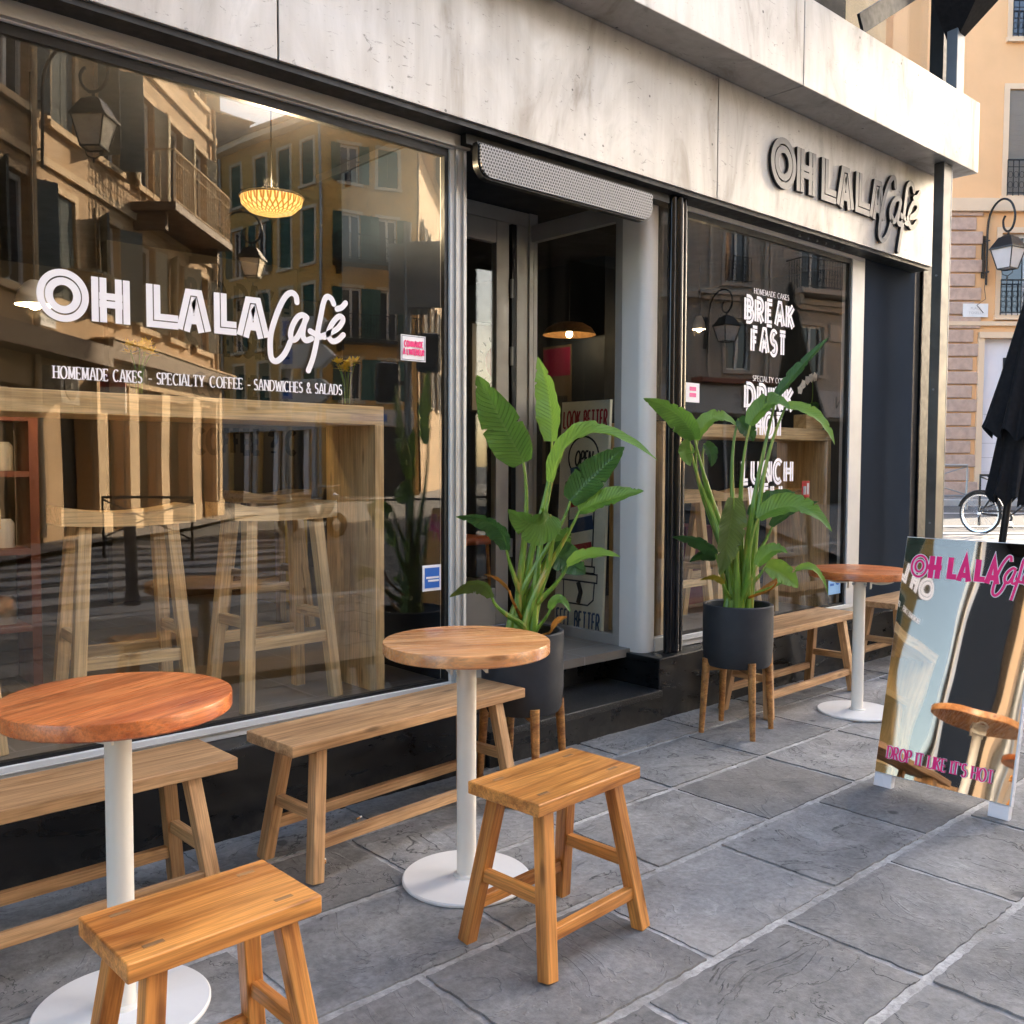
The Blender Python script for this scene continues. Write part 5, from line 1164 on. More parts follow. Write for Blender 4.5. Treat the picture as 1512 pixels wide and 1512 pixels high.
    def balcony(s, a0, a1, z, proj, h=1.0, slab_mat='stone_trim', rail='black_metal'):
        s.part('balcony_slab', slab_mat, [(a0, a1, z - .16, z, 0.002, proj)])
        s.part('balcony_bracket', slab_mat, [(a0 + .15, a0 + .3, z - .5, z - .161, 0.002, proj * .7), (a1 - .3, a1 - .15, z - .5, z - .161, 0.002, proj * .7)])
        s.railing(a0 + .04, a1 - .04, z + 0.002, h, proj - .05, proj - .08, rail)

def lantern(label, wall, out, z, panel='lamp_panel', arm=1.0, lat=(0, 0)):
    """street lantern on a crook bracket; wall = (x,y) on the wall, out = unit vector away from it, z = lantern middle"""
    o = Vector((*out, 0)).normalized()
    t = thing('street_lamp', label, 'street lamp', (wall[0], wall[1], z), math.atan2(o.y, o.x), 'wall lanterns on crook brackets')
    q = arm / 1.0
    mb = MB(); mb.box(0.0, -0.05, -0.55, 0.035, 0.05, 0.45); mb.bar((0.03, 0, 0.32), (0.17, 0, 0.32), 0.03, 0.03); mb.bar((0.03, 0, -0.42), (0.17, 0, -0.42), 0.03, 0.03); mb.build('wall_plate', 'black_metal', t)
    pts = [(0.17, 0, -0.72), (0.17, 0, 0.0), (0.17, 0, 0.55), (0.24, 0, 0.88), (0.45, 0, 1.12), (0.78, 0, 1.22), (1.10, 0, 1.10), (1.26, 0, 0.82), (1.20, 0, 0.55), (1.02, 0, 0.44), (0.85, 0, 0.52), (0.80, 0, 0.70), (0.88, 0, 0.82)]
    MB().tube(spline([(a * q, b, c) for a, b, c in pts], 5), 0.026, 8).build('bracket', 'black_metal', t, True)
    c = Vector((1.02 * q, 0, 0))
    def pyr(z0, r0, z1, r1): return [(c.x + sx * r, sy * r, zz) for zz, r in ((z0, r0), (z1, r1)) for sx, sy in ((-1, -1), (1, -1), (1, 1), (-1, 1))]
    F = [(0, 1, 5, 4), (1, 2, 6, 5), (2, 3, 7, 6), (3, 0, 4, 7), (0, 3, 2, 1), (4, 5, 6, 7)]
    mb = MB(); mb.add(pyr(0.06, 0.28, 0.30, 0.15), F); mb.add(pyr(0.30, 0.13, 0.36, 0.05), F); mb.add(pyr(0.02, 0.295, 0.058, 0.295), F); mb.cyl((c.x, 0, 0.36), (c.x, 0, 0.46), 0.025, None, 8); mb.build('lantern_cap', 'black_metal', t)
    MB().add(pyr(-0.42, 0.155, 0.018, 0.258), F).build('lantern_glass', panel, t)
    mb = MB()
    for sx, sy in ((-1, -1), (1, -1), (1, 1), (-1, 1)): mb.bar((c.x + sx * 0.157, sy * 0.157, -0.43), (c.x + sx * 0.262, sy * 0.262, 0.02), 0.02, 0.02)
    for sx, sy, tx, ty in ((-1, -1, 1, -1), (1, -1, 1, 1), (1, 1, -1, 1), (-1, 1, -1, -1)): mb.bar((c.x + sx * 0.157, sy * 0.157, -0.43), (c.x + tx * 0.157, ty * 0.157, -0.43), 0.025, 0.025)
    for sx in (-1, 1): mb.tube([(c.x + sx * 0.15, 0, -0.44), (c.x + sx * 0.12, 0, -0.54), (c.x, 0, -0.60)], 0.008, 6)
    mb.cyl((c.x, 0, -0.66), (c.x, 0, -0.58), 0.02, 0.012, 8); mb.build('lantern_frame', 'black_metal', t)
    return t

# --- tan house across the street, seen raking in the left window
tan = thing('apartment_house', 'tan house with open shutters and balcony, reflected at the left of the big window', 'building', (7.9, -13.9, 0), 0, 'houses round the square')
TU, TN = (0.678, -0.735), (0.735, 0.678)
ft = Facade(tan, (5.064, -10.542), TU, TN)
cols = [-3.0, -1.2, 0.38, 2.2, 4.0, 5.75, 7.45]
H1 = [(s_ - .45, s_ + .45, 4.15, 5.95) for s_ in cols]; H2 = [(s_ - .45, s_ + .45, 7.05, 8.95) for s_ in cols]; H3 = [(s_ - .45, s_ + .45, 10.2, 11.9) for s_ in cols]
HG = [(0.1, 1.28, 0.0, 2.55), (1.95, 2.75, 0.0, 2.75), (3.5, 4.45, 0.0, 2.75), (5.25, 6.35, 0.0, 2.75), (7.3, 8.05, 0.0, 2.75), (-3.6, -2.3, 0.0, 2.6), (-1.7, -0.6, 0.0, 2.6)]
ft.wall(-5.5, 8.5, 0, 13.2, H1 + H2 + H3 + HG, 'stucco_tan', 0.32)
for i, h in enumerate(H1): ft.fill(h, 'shutter_cream' if i > 3 else 'shutter_blue', 'open' if i != 2 else 'closed', False, 'stucco_pale', 40 if i % 2 else 12)
for i, h in enumerate(H2): ft.fill(h, 'shutter_blue' if i < 4 else 'shutter_cream', 'closed' if i == 2 else 'open', False, 'stucco_pale', 75 if i == 3 else 14)
for i, h in enumerate(H3): ft.fill(h, 'shutter_cream', 'open', False, 'stucco_pale', 30)
for i, h in enumerate(HG):
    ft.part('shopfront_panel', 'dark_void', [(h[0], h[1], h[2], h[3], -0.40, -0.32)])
    ft.part('door_reveal', 'brown_panel', [(h[1] - (h[1] - h[0]) * 0.4, h[1], h[2], h[3], -0.318, -0.20)] if i else [(h[0] + .1, h[0] + .35, .6, 2.3, -0.318, -0.30)])
ft.part('string_course', 'stucco_pale', [(-5.5, 8.55, 6.28, 6.42, 0.002, 0.07), (-5.5, 8.55, 9.45, 9.62, 0.002, 0.09)])
ft.part('cornice', 'stucco_pale', [(-5.5, 8.7, 13.2, 13.5, -8, 0.35)])
ft.part('shop_ledge', 'brown_ledge', [(1.35, 8.7, 3.28, 3.62, 0.002, 0.42), (-5.5, 1.2, 3.1, 3.45, 0.002, 0.5)])
ft.part('ledge_flashing', 'stucco_pale', [(1.35, 8.7, 3.621, 3.66, 0.002, 0.45)])
for a in (1.3, 2.78, 4.48, 6.38, 8.07): ft.part('pilaster', 'stucco_pale', [(a + .06, a + .52, 0.42, 2.9, 0.002, 0.10), (a + .02, a + .56, 0.0, 0.418, 0.002, 0.14)])
ft.part('lintel_band', 'stucco_pale', [(1.3, 8.5, 2.902, 3.278, 0.002, 0.12)])
for a in (-0.75, 8.3): 
    mb = MB(); mb.tube([ft.P(a, 0.1, 0.08), ft.P(a, 13.2, 0.08)], 0.055, 10); mb.build('drain_pipe', 'stucco_pale', tan, True)
ft.balcony(3.2, 6.9, 6.62, 0.95, 1.05, 'brown_ledge', 'stucco_pale')
mb = MB(); a_, d_, y_, z_, L_ = None, None, None, None, None
ft.slab(mb, 0.0, 0.9, 4.6, 4.65, 0.1, 0.75); mb.build('window_awning', 'shutter_cream', tan)
ft.part('air_conditioner', 'ac_white', [(-0.65, 0.0, 2.35, 2.95, 0.05, 0.4)])
mb = MB(); c_ = ft.P(-0.32, 2.65, 0.40); n_ = ft.n; mb.cyl(c_, c_ + n_ * 0.02, 0.23, None, 24); mb.build('fan_grille', 'print_black', tan)
MB().cyl(c_ + n_ * 0.021, c_ + n_ * 0.03, 0.05, None, 12).build('fan_hub', 'ac_white', tan)
ft.part('shop_sign', 'print_red', [(1.42, 1.46, 2.78, 3.02, 0.14, 0.62)]); ft.part('shop_sign', 'sign_white', [(1.418, 1.458, 2.30, 2.778, 0.14, 0.62)])
ft.part('street_plate', 'sign_white', [(-0.62, 0.02, 3.62, 3.98, 0.004, 0.02)])
MT = Matrix.Translation(ft.P(-0.02, 3.84, 0.024)) @ Matrix(((-ft.u.x, 0, ft.n.x, 0), (-ft.u.y, 0, ft.n.y, 0), (0, 1, 0, 0), (0, 0, 0, 1)))
bfont('plate_print', 'AVENUE', 0.11, 'print_black', MT @ Matrix.Translation((0.06, -0.02, 0)), tan); bfont('plate_print', 'NOTRE DAME', 0.09, 'print_black', MT @ Matrix.Translation((0.02, -0.15, 0)), tan)
ft.part('body', 'stucco_tan', [(-5.5, 8.48, 0.0, 13.2, -8.0, -0.42)])
lantern('street lantern on the tan house, reflected top left in the big window', tuple((ft.o + ft.u * -0.64).xy), TN, 6.85)
lantern('street lantern on the far end of the tan house, reflected beside the yellow house', tuple((ft.o + ft.u * 8.3 + ft.n * 0.0).xy), TN, 6.55)

# --- yellow corner house with green shutters
yel = thing('apartment_house', 'yellow corner house with green shutters, reflected in the middle of the big window', 'building', (21.5, -28.5, 0), 0, 'houses round the square')
YC = (20.067, -27.368); u15 = (math.cos(R(15)), math.sin(R(15)))
fy = Facade(yel, YC, u15, (-math.sin(R(15)), math.cos(R(15))))
ys_u = (math.cos(R(95)), -math.sin(R(95))); fs_ = Facade(yel, YC, ys_u, (-abs(math.sin(R(95))), -math.cos(R(95)) * 0 + 0.087))
rowsY = [(12.85, 14.35), (9.72, 11.62), (6.5, 8.6), (3.95, 5.65)]
HF = [(c - .42, c + .42, z0, z1) for z0, z1 in rowsY for c in (1.38, 3.05)]
fy.wall(0, 4.3, 0, 15.1, HF + [(0.6, 3.8, 0.0, 2.9)], 'stucco_yellow')
for i, h in enumerate(HF):
    if i in (1,): fy.fill(h, 'shutter_green', 'closed')
    else: fy.fill(h, 'shutter_green', 'open', i == 0, 'trim_cream', 6)
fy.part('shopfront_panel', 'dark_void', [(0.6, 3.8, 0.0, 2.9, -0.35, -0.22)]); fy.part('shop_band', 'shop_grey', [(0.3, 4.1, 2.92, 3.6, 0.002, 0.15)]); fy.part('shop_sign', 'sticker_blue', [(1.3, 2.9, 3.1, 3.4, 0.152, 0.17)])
fy.balcony(0.55, 4.25, 9.62, 0.85, 1.0, 'black_metal'); fy.balcony(0.55, 4.25, 6.45, 0.85, 1.0, 'black_metal')
HS = [(c - .40, c + .40, z0 - .12, z1 + .12) for z0, z1 in rowsY for c in (0.75, 2.4, 4.1, 6.05)]
SH = [(0.4, 2.2, 0.0, 2.7), (2.7, 4.6, 0.0, 2.7), (5.1, 7.0, 0.0, 2.7)]
fs_.wall(0, 9.5, 0, 15.1, HS + SH, 'stucco_yellow')
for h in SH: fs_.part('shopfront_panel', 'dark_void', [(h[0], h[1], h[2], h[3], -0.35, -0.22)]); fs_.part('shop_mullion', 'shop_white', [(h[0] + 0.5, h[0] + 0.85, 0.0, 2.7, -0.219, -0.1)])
fs_.part('shop_band', 'shop_grey', [(0.1, 7.2, 2.72, 3.5, 0.002, 0.14)])
for a in (0.1, 2.25, 4.65, 7.05): fs_.part('shop_pier', 'shop_grey', [(a, a + 0.28, 0.0, 2.718, 0.002, 0.1)])
for i, h in enumerate(HS): fs_.fill(h, 'shutter_green', 'open' if i in (6, 7, 11) else 'closed', False, 'trim_cream', 8)
for f_, L_ in ((fy, 4.6), (fs_, 9.5)):
    f_.part('eaves', 'trim_cream', [(-0.25, L_, 15.102, 15.35, -1.5, 0.45)]); f_.part('roof', 'roof_slate', [(-0.3, L_ + .05, 15.352, 15.55, -3.5, 0.52)])
mb = MB(); mb.tube([fy.P(0.03, 0.1, 0.1), fy.P(0.03, 15.0, 0.1)], 0.06, 8); mb.build('drain_pipe', 'galvanised', yel, True)
mb = MB(); mb.tube([fs_.P(7.3, 0.1, 0.1), fs_.P(7.3, 15.0, 0.1)], 0.06, 8); mb.build('drain_pipe', 'galvanised', yel, True)
mb = MB(); P4 = [fy.P(0.05, 0, -0.45), fy.P(4.28, 0, -0.45), fy.P(4.28, 0, -9), fs_.P(9.4, 0, -0.45)]
mb.add([p for p in P4] + [p + Vector((0, 0, 15.1)) for p in P4], [(0, 1, 5, 4), (1, 2, 6, 5), (2, 3, 7, 6), (3, 0, 4, 7), (4, 5, 6, 7)]); mb.build('body', 'stucco_yellow', yel)
for a, hh in ((2.0, 1.0), (2.6, 0.7), (5.6, 1.3)): fs_.part('chimney', 'rust_red', [(a, a + .35, 15.55, 15.55 + hh, -2.2, -1.7)])
mb = MB(); c_ = fs_.P(3.6, 16.0, -0.8); mb.lathe([(0.0, 0.02), (0.25, 0.0), (0.42, 0.12)], 18, tuple(c_)); mb.tube([c_ - Vector((0, 0, 0.5)), c_], 0.03, 6); mb.build('satellite_dish', 'galvanised', yel)
# dark gable behind it
gb = thing('apartment_house', 'dark slate gable rising behind the yellow house, reflected against the sky', 'building', (17.6, -38.0, 0), 0, 'houses round the square')
MB().box(-3.5, -3, 0, 3.5, 3, 17.2).build('wall', 'roof_slate', gb); MB().add([(-3.7, -3.2, 17.2), (3.7, -3.2, 17.2), (3.7, 3.2, 17.2), (-3.7, 3.2, 17.2), (-1.2, 0, 18.6), (2.2, 0, 18.6)], [(0, 1, 5, 4), (1, 2, 5), (2, 3, 4, 5), (3, 0, 4), (3, 2, 1, 0)]).build('roof', 'roof_slate', gb)
MB().box(0.2, -0.3, 17.5, 0.7, 0.3, 19.6).build('chimney', 'rust_red', gb)
# --- sunlit house further down the side street
sun_h = thing('apartment_house', 'sunlit cream house down the side street, a bright sliver beside the yellow house', 'building', (33, -38, 0), 0, 'houses round the square')
fl = Facade(sun_h, (25.9, -28.4), (0.692, -0.722), (0.722, 0.692))
HL = [(a - .5, a + .5, z, z + 2.0) for z in (4.2, 7.4, 10.6) for a in (1.6, 4.4, 7.2, 10, 13, 16)]
fl.wall(0, 20, 0, 15.5, HL, 'stucco_pale'); 
for i, h in enumerate(HL): fl.fill(h, 'shutter_grey', 'open', False, 'trim_cream', 10)
fl.part('eaves', 'stucco_pale', [(-.3, 20.3, 15.5, 15.9, -6, 0.8)]); fl.part('body', 'stucco_pale', [(0.05, 20, 0, 15.4, -7, -0.4)])

# --- grey stone house with chamfered corner and balcony (reflected in the right window)
gry = thing('apartment_house', 'grey stone house with chamfered corner and iron balcony, reflected in the right window', 'building', (31, -13, 0), 0, 'houses round the square')
GC = (24.653, -11.897); fg = Facade(gry, GC, u15, (-math.sin(R(15)), math.cos(R(15))))
HGy = [(1.15, 2.15, 4.45, 6.1), (1.05, 2.05, 7.25, 8.95), (4.3, 5.35, 7.25, 9.2), (4.3, 5.35, 4.45, 6.1), (8.0, 9.0, 4.45, 6.1), (8.0, 9.0, 7.25, 8.95), (11.5, 12.5, 4.45, 6.1), (11.5, 12.5, 7.25, 8.95), (1.05, 2.05, 10.6, 12.3), (4.3, 5.35, 10.6, 12.3), (8, 9, 10.6, 12.3), (1.05, 2.05, 13.9, 15.6), (4.3, 5.35, 13.9, 15.6)]
shopH = [(0.5, 3.2, 0.0, 2.9), (3.9, 6.8, 0.0, 2.9), (8, 11, 0, 2.9)]
fg.wall(0, 17, 0, 24.0, HGy + shopH, 'stone_grey', 0.3)  # unseen upper storeys and length shaped to keep the sun off the cafe
for h in HGy: fg.fill(h, None, 'closed', h[2] > 7 and h[0] < 2, 'stone_trim')
for i, h in enumerate(shopH):
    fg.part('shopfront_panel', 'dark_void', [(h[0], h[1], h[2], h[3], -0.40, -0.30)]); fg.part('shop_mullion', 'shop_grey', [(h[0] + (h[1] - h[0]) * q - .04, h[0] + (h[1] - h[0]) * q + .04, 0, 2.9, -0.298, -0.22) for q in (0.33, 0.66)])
fg.part('cornice', 'stone_trim', [(-.1, 17, 6.62, 6.78, 0.002, 0.18), (-.1, 17, 6.78, 6.95, 0.002, 0.30), (-.1, 17, 9.75, 9.95, 0.002, 0.2), (-.2, 17, 24.0, 24.5, -6, 0.5)])
fg.part('shop_awning', 'rust_red', [(-0.2, 3.4, 3.98, 4.12, 0.002, 0.55)]); fg.part('shop_band', 'shop_grey', [(-0.2, 17, 3.0, 3.9, 0.002, 0.22)])
fg.balcony(3.6, 6.6, 7.2, 0.8, 0.95, 'stone_trim'); 
for a in (0.45, 2.95, 7.1): fg.part('pilaster_strip', 'stone_trim', [(a, a + .1, 4.15, 18, 0.002, 0.05)])
mb = MB(); mb.tube([fg.P(2.75, 0.1, 0.1), fg.P(2.75, 17.8, 0.1)], 0.06, 8); mb.build('drain_pipe', 'stone_trim', gry, True)
fg.part('wall_vent', 'stone_trim', [(5.6, 6.2, 5.6, 6.2, 0.002, 0.1)])
MG = Matrix.Translation(fg.P(2.1, 3.5, 0.225)) @ Matrix(((-fg.u.x, 0, fg.n.x, 0), (-fg.u.y, 0, fg.n.y, 0), (0, 1, 0, 0), (0, 0, 0, 1)))
bfont('shop_print', 'DEPUIS', 0.24, 'print_black', MG @ Matrix.Translation((0, 0, 0)), gry); bfont('shop_print', '1921', 0.24, 'print_black', MG @ Matrix.Translation((0.25, -0.3, 0)), gry); bfont('shop_print', 'ON', 0.62, 'print_black', MG @ Matrix.Translation((-4.6, -0.2, 0)), gry)
fc_ = Facade(gry, (GC[0] - 1.45, GC[1] - 1.3), (1.45, 1.3), (-0.67, 0.745)); HC = [(0.6, 1.35, 4.45, 6.1), (0.6, 1.35, 7.25, 8.95)]
fc_.wall(0, 1.947, 0, 24.0, HC, 'stone_grey', 0.3)
for h in HC: fc_.fill(h, 'shutter_grey', 'closed', False, 'stone_trim')
fc_.part('cornice', 'stone_trim', [(0, 1.9, 6.622, 6.94, 0.002, 0.25)]); fc_.part('shop_band', 'shop_grey', [(0, 1.9, 3.0, 3.9, 0.002, 0.2)])
fg.part('body', 'stone_grey', [(0.05, 17, 0, 24.0, -6.0, -0.45), (-1.1, 0.0, 0, 24.0, -6.0, -2.0)])
lantern('street lantern on the grey stone house, reflected in the right window', tuple((fg.o + fg.u * 0.35).xy), (-math.sin(R(15)), math.cos(R(15))), 5.6, 'lamp_panel_grey')

# --- orange house at the end of the side street (seen directly at the right edge)
org = thing('apartment_house', 'orange stucco house with stone quoins, seen directly at the right edge', 'building', (23.6, 9.5, 0), 0, 'houses round the square')
fo = Facade(org, (0.669 * 23, 0.743 * 23), (0.743, -0.669), (-0.669, -0.743))
HO = [(11.83, 13.05, 11.50, 14.2), (11.80, 13.05, 7.80, 10.30), (11.72, 13.0, 4.98, 6.93)]
HO += [(a + 3.3, b + 3.3, c, d) for a, b, c, d in HO] + [(a + 6.6, b + 6.6, c, d) for a, b, c, d in HO]
shopO = (11.34, 17.5, 0.62, 4.42)
fo.wall(9.0, 20.5, 0.2, 17.0, HO + [shopO], 'stucco_orange')
for i, h in enumerate(HO):
    fo.fill(h, 'shutter_grey' if i % 3 == 1 else None, 'closed', True, 'stucco_cream', 5, True)
fo.part('string_course', 'stucco_cream', [(9, 20.5, 7.42, 7.72, 0.002, 0.14), (9, 20.5, 4.72, 4.82, 0.002, 0.08)])
fo.part('cornice', 'stucco_cream', [(9, 20.6, 17.0, 17.5, -6, 0.6)])
NQ = 20
for i in range(NQ):
    z0 = 0.98 + i * 0.333; w_ = 11.24 if i % 2 else 11.08
    q = fo.part('quoin', 'stone_pink', [(10.35, w_, z0 + 0.012, z0 + 0.312, 0.002, 0.06)], None, 0.02)
fo.part('quoin_base', 'stone_pink', [(10.3, 11.26, 0.5, 0.97, 0.002, 0.09)], None, 0.02)
fo.part('shop_panel', 'shop_white', [(11.34, 17.5, 0.62, 4.42, -0.22, -0.10)]); fo.part('shop_moulding', 'stucco_cream', [(11.20, 11.338, 0.62, 4.56, 0.002, 0.08), (11.20, 17.6, 4.42, 4.56, 0.002, 0.12)])
for z in (1.2, 1.55, 1.90, 2.25, 2.6): fo.part('panel_groove', 'shop_grey', [(11.34, 17.5, z, z + 0.012, -0.101, -0.098)])
bs = fo.part('shop_sign', 'print_black', [(11.88, 13.4, 3.28, 3.97, -0.098, -0.05)]); fo.part('shop_sign', 'print_black', [(11.86, 13.4, 2.2, 2.92, -0.098, -0.05)])
S = Strokes(lambda a, b, h: tuple(fo.P(a, b, -0.049 + h)), 0.001); S.glyphs('I', 12.16, 3.45, 0.34, None, 'sans', 0.2); S.build('sign_print', 'vinyl_white', org)
fo.part('street_plate', 'sign_white', [(10.80, 11.40, 4.92, 5.24, 0.061, 0.075)])
MO = Matrix.Translation(fo.P(11.10, 5.08, 0.078)) @ Matrix(((fo.u.x, 0, fo.n.x, 0), (fo.u.y, 0, fo.n.y, 0), (0, 1, 0, 0), (0, 0, 0, 1)))
bfont('plate_print', 'PLACE', 0.085, 'shop_grey', MO @ Matrix.Translation((0, 0.02, 0)), org, 1.0, 'CENTER'); bfont('plate_print', 'TOSELLI', 0.085, 'shop_grey', MO @ Matrix.Translation((0, -0.09, 0)), org, 1.1, 'CENTER')
mb = MB(); mb.tube([fo.P(11.32, 6.0, 0.07), fo.P(11.30, 5.6, 0.07), fo.P(11.33, 5.35, 0.085), fo.P(11.12, 5.2, 0.09), fo.P(11.28, 5.02, 0.09)], 0.008, 5); mb.build('cable', 'print_black', org)
fo.part('body', 'stucco_orange', [(9.0, 20.5, 0.2, 17.0, -7.0, -0.45)])
lantern('street lantern on the orange house, seen directly at the right edge', tuple((fo.o + fo.u * 11.27 + fo.n * 0.0).xy), (0.743 * 0.5 - 0.669 * 0.85, -0.669 * 0.5 - 0.743 * 0.85), 6.4, 'lamp_panel_grey', 0.62)

# ------------------------------------------------------------------ street furniture
def barrier(label, loc, rz, L=1.5, mat='galvanised'):
    t = thing('guard_rail', label, 'guard rail', loc, rz, 'pedestrian guard rails')
    mb = MB(); mb.tube([(-L / 2, 0, 0), (-L / 2, 0, 0.95), (L / 2, 0, 0.95), (L / 2, 0, 0)], 0.026, 8); mb.build('frame', mat, t)
    MB().tube([(-L / 2, 0, 0.30), (L / 2, 0, 0.30)], 0.016, 6).build('lower_rail', mat, t)
    MB().tube([(-L / 2, 0, 0.92), (L / 2, 0, 0.32)], 0.014, 6).build('brace', mat, t); MB().tube([(-L / 2, 0.012, 0.32), (L / 2, 0.012, 0.92)], 0.014, 6).build('brace', mat, t)
    return t
def sidep(s_, t_, z): return (0.743 * s_ + 0.669 * t_, -0.669 * s_ + 0.743 * t_, z)
barrier('grey guard rail behind the bicycle, beside the column', sidep(8.75, 20.2, 0.42), R(-42), 1.9)
barrier('dark guard rail directly behind the parked bicycle', sidep(9.35, 17.2, 0.24), R(-42), 1.7, 'black_metal')
barrier('dark guard rail standing in the street, reflected among the stool legs', (5.4, -7.4, -0.1), R(35), 1.3, 'black_metal')
def bollard(label, loc):
    t = thing('bollard', label, 'bollard', loc, 0, 'dark blue bollards along the far kerb')
    MB().lathe([(0, 0), (0.075, 0), (0.07, 0.1), (0.062, 0.15), (0.06, 0.86), (0.07, 0.87), (0.07, 0.90), (0.055, 0.95), (0.0, 0.97)], 20).build('post', 'bollard_blue', t, True)
bollard('dark blue bollard reflected at the left of the big window', (2.75, -6.1, -0.005)); bollard('dark blue bollard reflected among the bar stool legs', (3.55, -3.05, -0.1))
# traffic sign seen from behind and traffic light, reflected by the door mullion
t = thing('traffic_sign', 'grey sign backs on a steel pole, reflected beside the white mullion', 'traffic sign', (5.95, -1.55, 0), R(40))
MB().cyl((0, 0, 0), (0, 0, 3.9), 0.04, None, 14).build('pole', 'galvanised', t, True)
for y, z, s_, h in ((-0.06, 2.95, 0.42, 0.75), (0.06, 3.0, 0.42, 0.70)): MB().box(-s_ / 2 if y < 0 else -0.02, y - 0.012, z, s_ / 2 if y < 0 else s_, y + 0.012, z + h).build('sign_panel', 'galvanised', t, False, 0.02)
for z, x in ((2.32, 0.22), (2.0, -0.22)): MB().box(x - 0.13, -0.13, z, x + 0.13, 0.13, z + 0.42).build('signal_head', 'black_metal', t, False, 0.05)
for z, x in ((2.5, 0.22), (2.2, -0.22)): MB().bar((0, 0, z), (x, 0, z), 0.04, 0.04).build('bracket', 'black_metal', t)
t = thing('direction_sign', 'pointed white direction signs on a grey pole, reflected below the window logo', 'direction sign', (6.9, -5.9, -0.1), R(55))
MB().cyl((0, 0, 0), (0, 0, 3.6), 0.045, None, 14).build('pole', 'galvanised', t, True)
for z in (2.35, 2.85, 3.25):
    p = MB().poly([(-0.10, z), (0.55, z), (0.75, z + 0.17), (0.55, z + 0.34), (-0.10, z + 0.34)], -0.07, 0.07, lambda a, b, h: (a, h, b)).build('arrow_panel', 'sign_white', t, False, 0.01)
    MB().box(-0.06, 0.072, z + 0.06, 0.10, 0.078, z + 0.28).build('blue_square', 'sticker_blue', t)
# scooter parked across the street
t = thing('motor_scooter', 'dark parked scooter, reflected faintly under the counter top', 'scooter', (9.6, -9.9, -0.1), R(70))
for x in (-0.62, 0.62):
    MB().lathe([(0.14, -0.05), (0.22, -0.06), (0.25, 0.0), (0.22, 0.06), (0.14, 0.05)], 24).build('wheel', 'tyre', t, True)
    wh = col.objects[-1]; wh.rotation_euler = (R(90), 0, 0); wh.location = (x, 0, 0.25)
MB().poly([(-0.75, 0.42), (-0.2, 0.36), (0.25, 0.30), (0.45, 0.55), (0.5, 0.95), (0.42, 0.98), (0.3, 0.5), (0.1, 0.42), (-0.05, 0.72), (-0.8, 0.76)], -0.14, 0.14, lambda a, b, h: (a, h, b)).build('body', 'black_paint', t, False, 0.03)
MB().box(-0.8, -0.15, 0.762, -0.1, 0.15, 0.84).build('seat', 'tyre', t, False, 0.03); MB().tube([(0.40, -0.34, 1.02), (0.46, 0, 1.0), (0.40, 0.34, 1.02)], 0.018, 8).build('handlebar', 'galvanised', t, True); MB().lathe([(0, 0.05), (0.09, 0.0), (0.07, -0.06), (0, -0.07)], 16, (0.56, 0, 0.85)).build('headlight', 'rim_metal', t, True)

# ------------------------------------------------------------------ bicycle beyond the corner
bk = thing('bicycle', 'black city bicycle parked at the kerb beyond the column', 'bicycle', sidep(7.93, 14.95, 0.243), R(-95))
def wheel(x):
    w_ = MB().lathe([(0.305, -0.016), (0.33, -0.022), (0.345, 0.0), (0.33, 0.022), (0.305, 0.016), (0.305, -0.016)], 40).build('wheel', 'tyre', bk, True)
    w_.rotation_euler = (R(90), 0, 0); w_.location = (x, 0, 0.345)
    MB().lathe([(0.285, -0.012), (0.308, -0.017), (0.308, 0.017), (0.285, 0.012), (0.285, -0.012)], 40).build('rim', 'rim_metal', w_, True)
    sp = MB()
    for i in range(18):
        a = i * math.pi / 9; sp.cyl((0.02 * math.cos(a + 1), 0.02 * math.sin(a + 1), 0.02 * (-1) ** i), (0.29 * math.cos(a), 0.29 * math.sin(a), 0), 0.0022, None, 4)
    sp.cyl((0, 0, -0.05), (0, 0, 0.05), 0.025, None, 10); sp.build('spokes', 'rim_metal', w_)
    mg = MB(); pts = [(0.365 * math.cos(R(a)), 0, 0.365 * math.sin(R(a))) for a in range(20, 176, 12)]; mg.tube([(x + p[0], 0, 0.345 + p[2]) for p in pts], 0.02, 6); mg.build('mudguard', 'black_metal', bk, True)
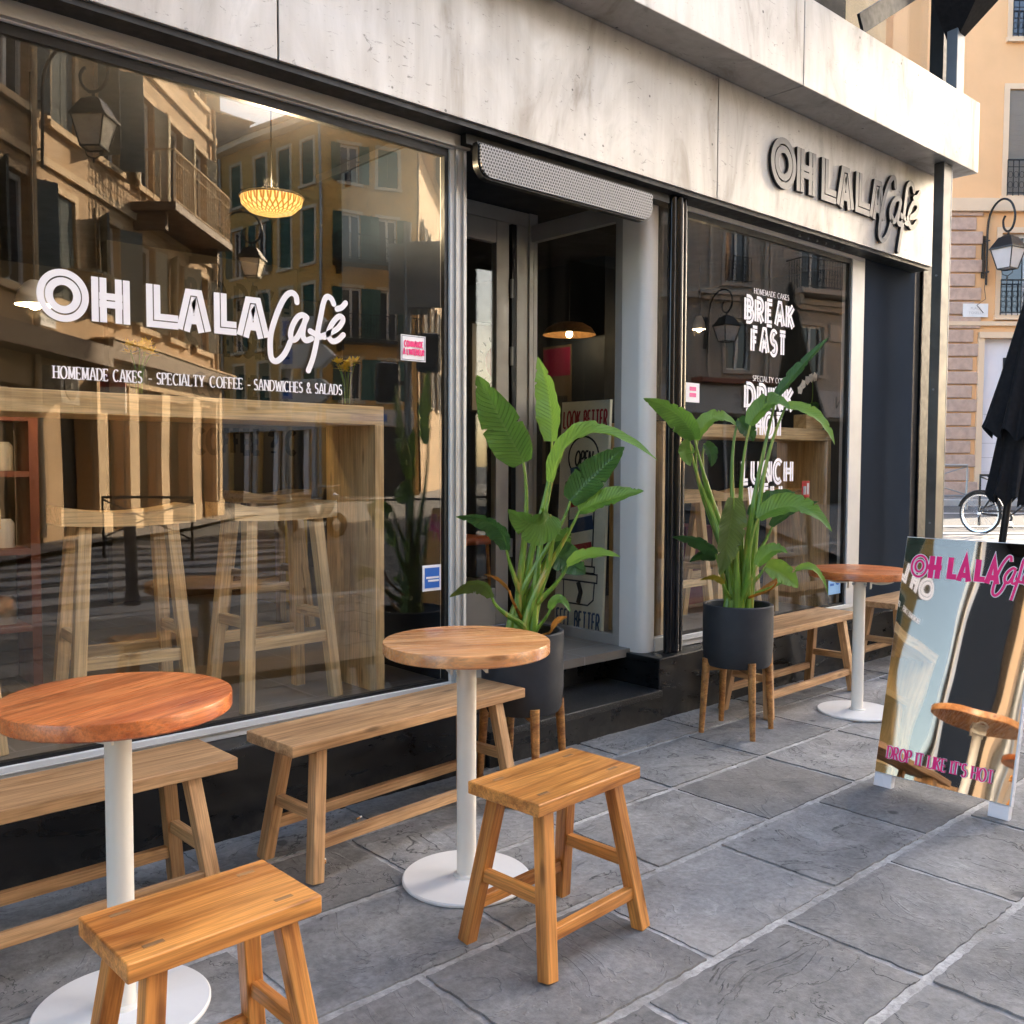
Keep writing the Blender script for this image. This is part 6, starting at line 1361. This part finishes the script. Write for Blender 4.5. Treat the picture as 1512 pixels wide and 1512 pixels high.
wheel(-0.53); wheel(0.53)
fr = MB(); bb_, st_, hd, hd2, ra, fa = (-0.08, 0, 0.30), (-0.22, 0, 0.80), (0.36, 0, 0.86), (0.40, 0, 0.70), (-0.53, 0, 0.345), (0.53, 0, 0.345)
for p, q in ((bb_, st_), (bb_, hd2), (st_, ra), (bb_, ra), ((-0.17, 0, 0.62), hd), (hd, hd2)): fr.cyl(p, q, 0.016, None, 8)
fr.build('frame', 'black_metal', bk, True)
MB().tube([hd2, (0.45, 0, 0.58), fa], 0.014, 8).build('fork', 'black_metal', bk, True)
MB().tube([st_, (-0.25, 0, 0.93)], 0.013, 8).build('seat_post', 'rim_metal', bk, True)
MB().poly([(-0.40, -0.08), (-0.36, -0.10), (-0.24, -0.04), (-0.12, -0.018), (-0.12, 0.018), (-0.24, 0.04), (-0.36, 0.10), (-0.40, 0.08)], 0.93, 0.985, lambda a, b, h: (a, b, h)).build('saddle', 'tyre', bk, False, 0.018, 3)
MB().tube(spline([(0.20, -0.27, 1.02), (0.34, -0.2, 1.04), (0.34, 0, 1.0), (0.34, 0.2, 1.04), (0.20, 0.27, 1.02)], 4), 0.012, 8).build('handlebar', 'rim_metal', bk, True); MB().cyl(hd, (0.34, 0, 1.0), 0.013, None, 8).build('stem', 'rim_metal', bk, True)
MB().lathe([(0.06, -0.006), (0.095, -0.006), (0.095, 0.006), (0.06, 0.006)], 24).build('chainring', 'black_metal', bk, True); cr = col.objects[-1]; cr.rotation_euler = (R(90), 0, 0); cr.location = (-0.08, -0.05, 0.30)
MB().bar((-0.53, -0.055, 0.375), (-0.08, -0.055, 0.395), 0.01, 0.02).build('chain_guard', 'black_metal', bk); MB().bar((-0.08, -0.06, 0.30), (0.02, -0.06, 0.16), 0.015, 0.02).build('crank', 'rim_metal', bk); MB().box(-0.03, -0.16, 0.14, 0.07, -0.07, 0.165).build('pedal', 'tyre', bk)
MB().box(0.28, -0.02, 0.60, 0.33, 0.02, 0.70).build('reflector', 'reflector', bk, False, 0.01)
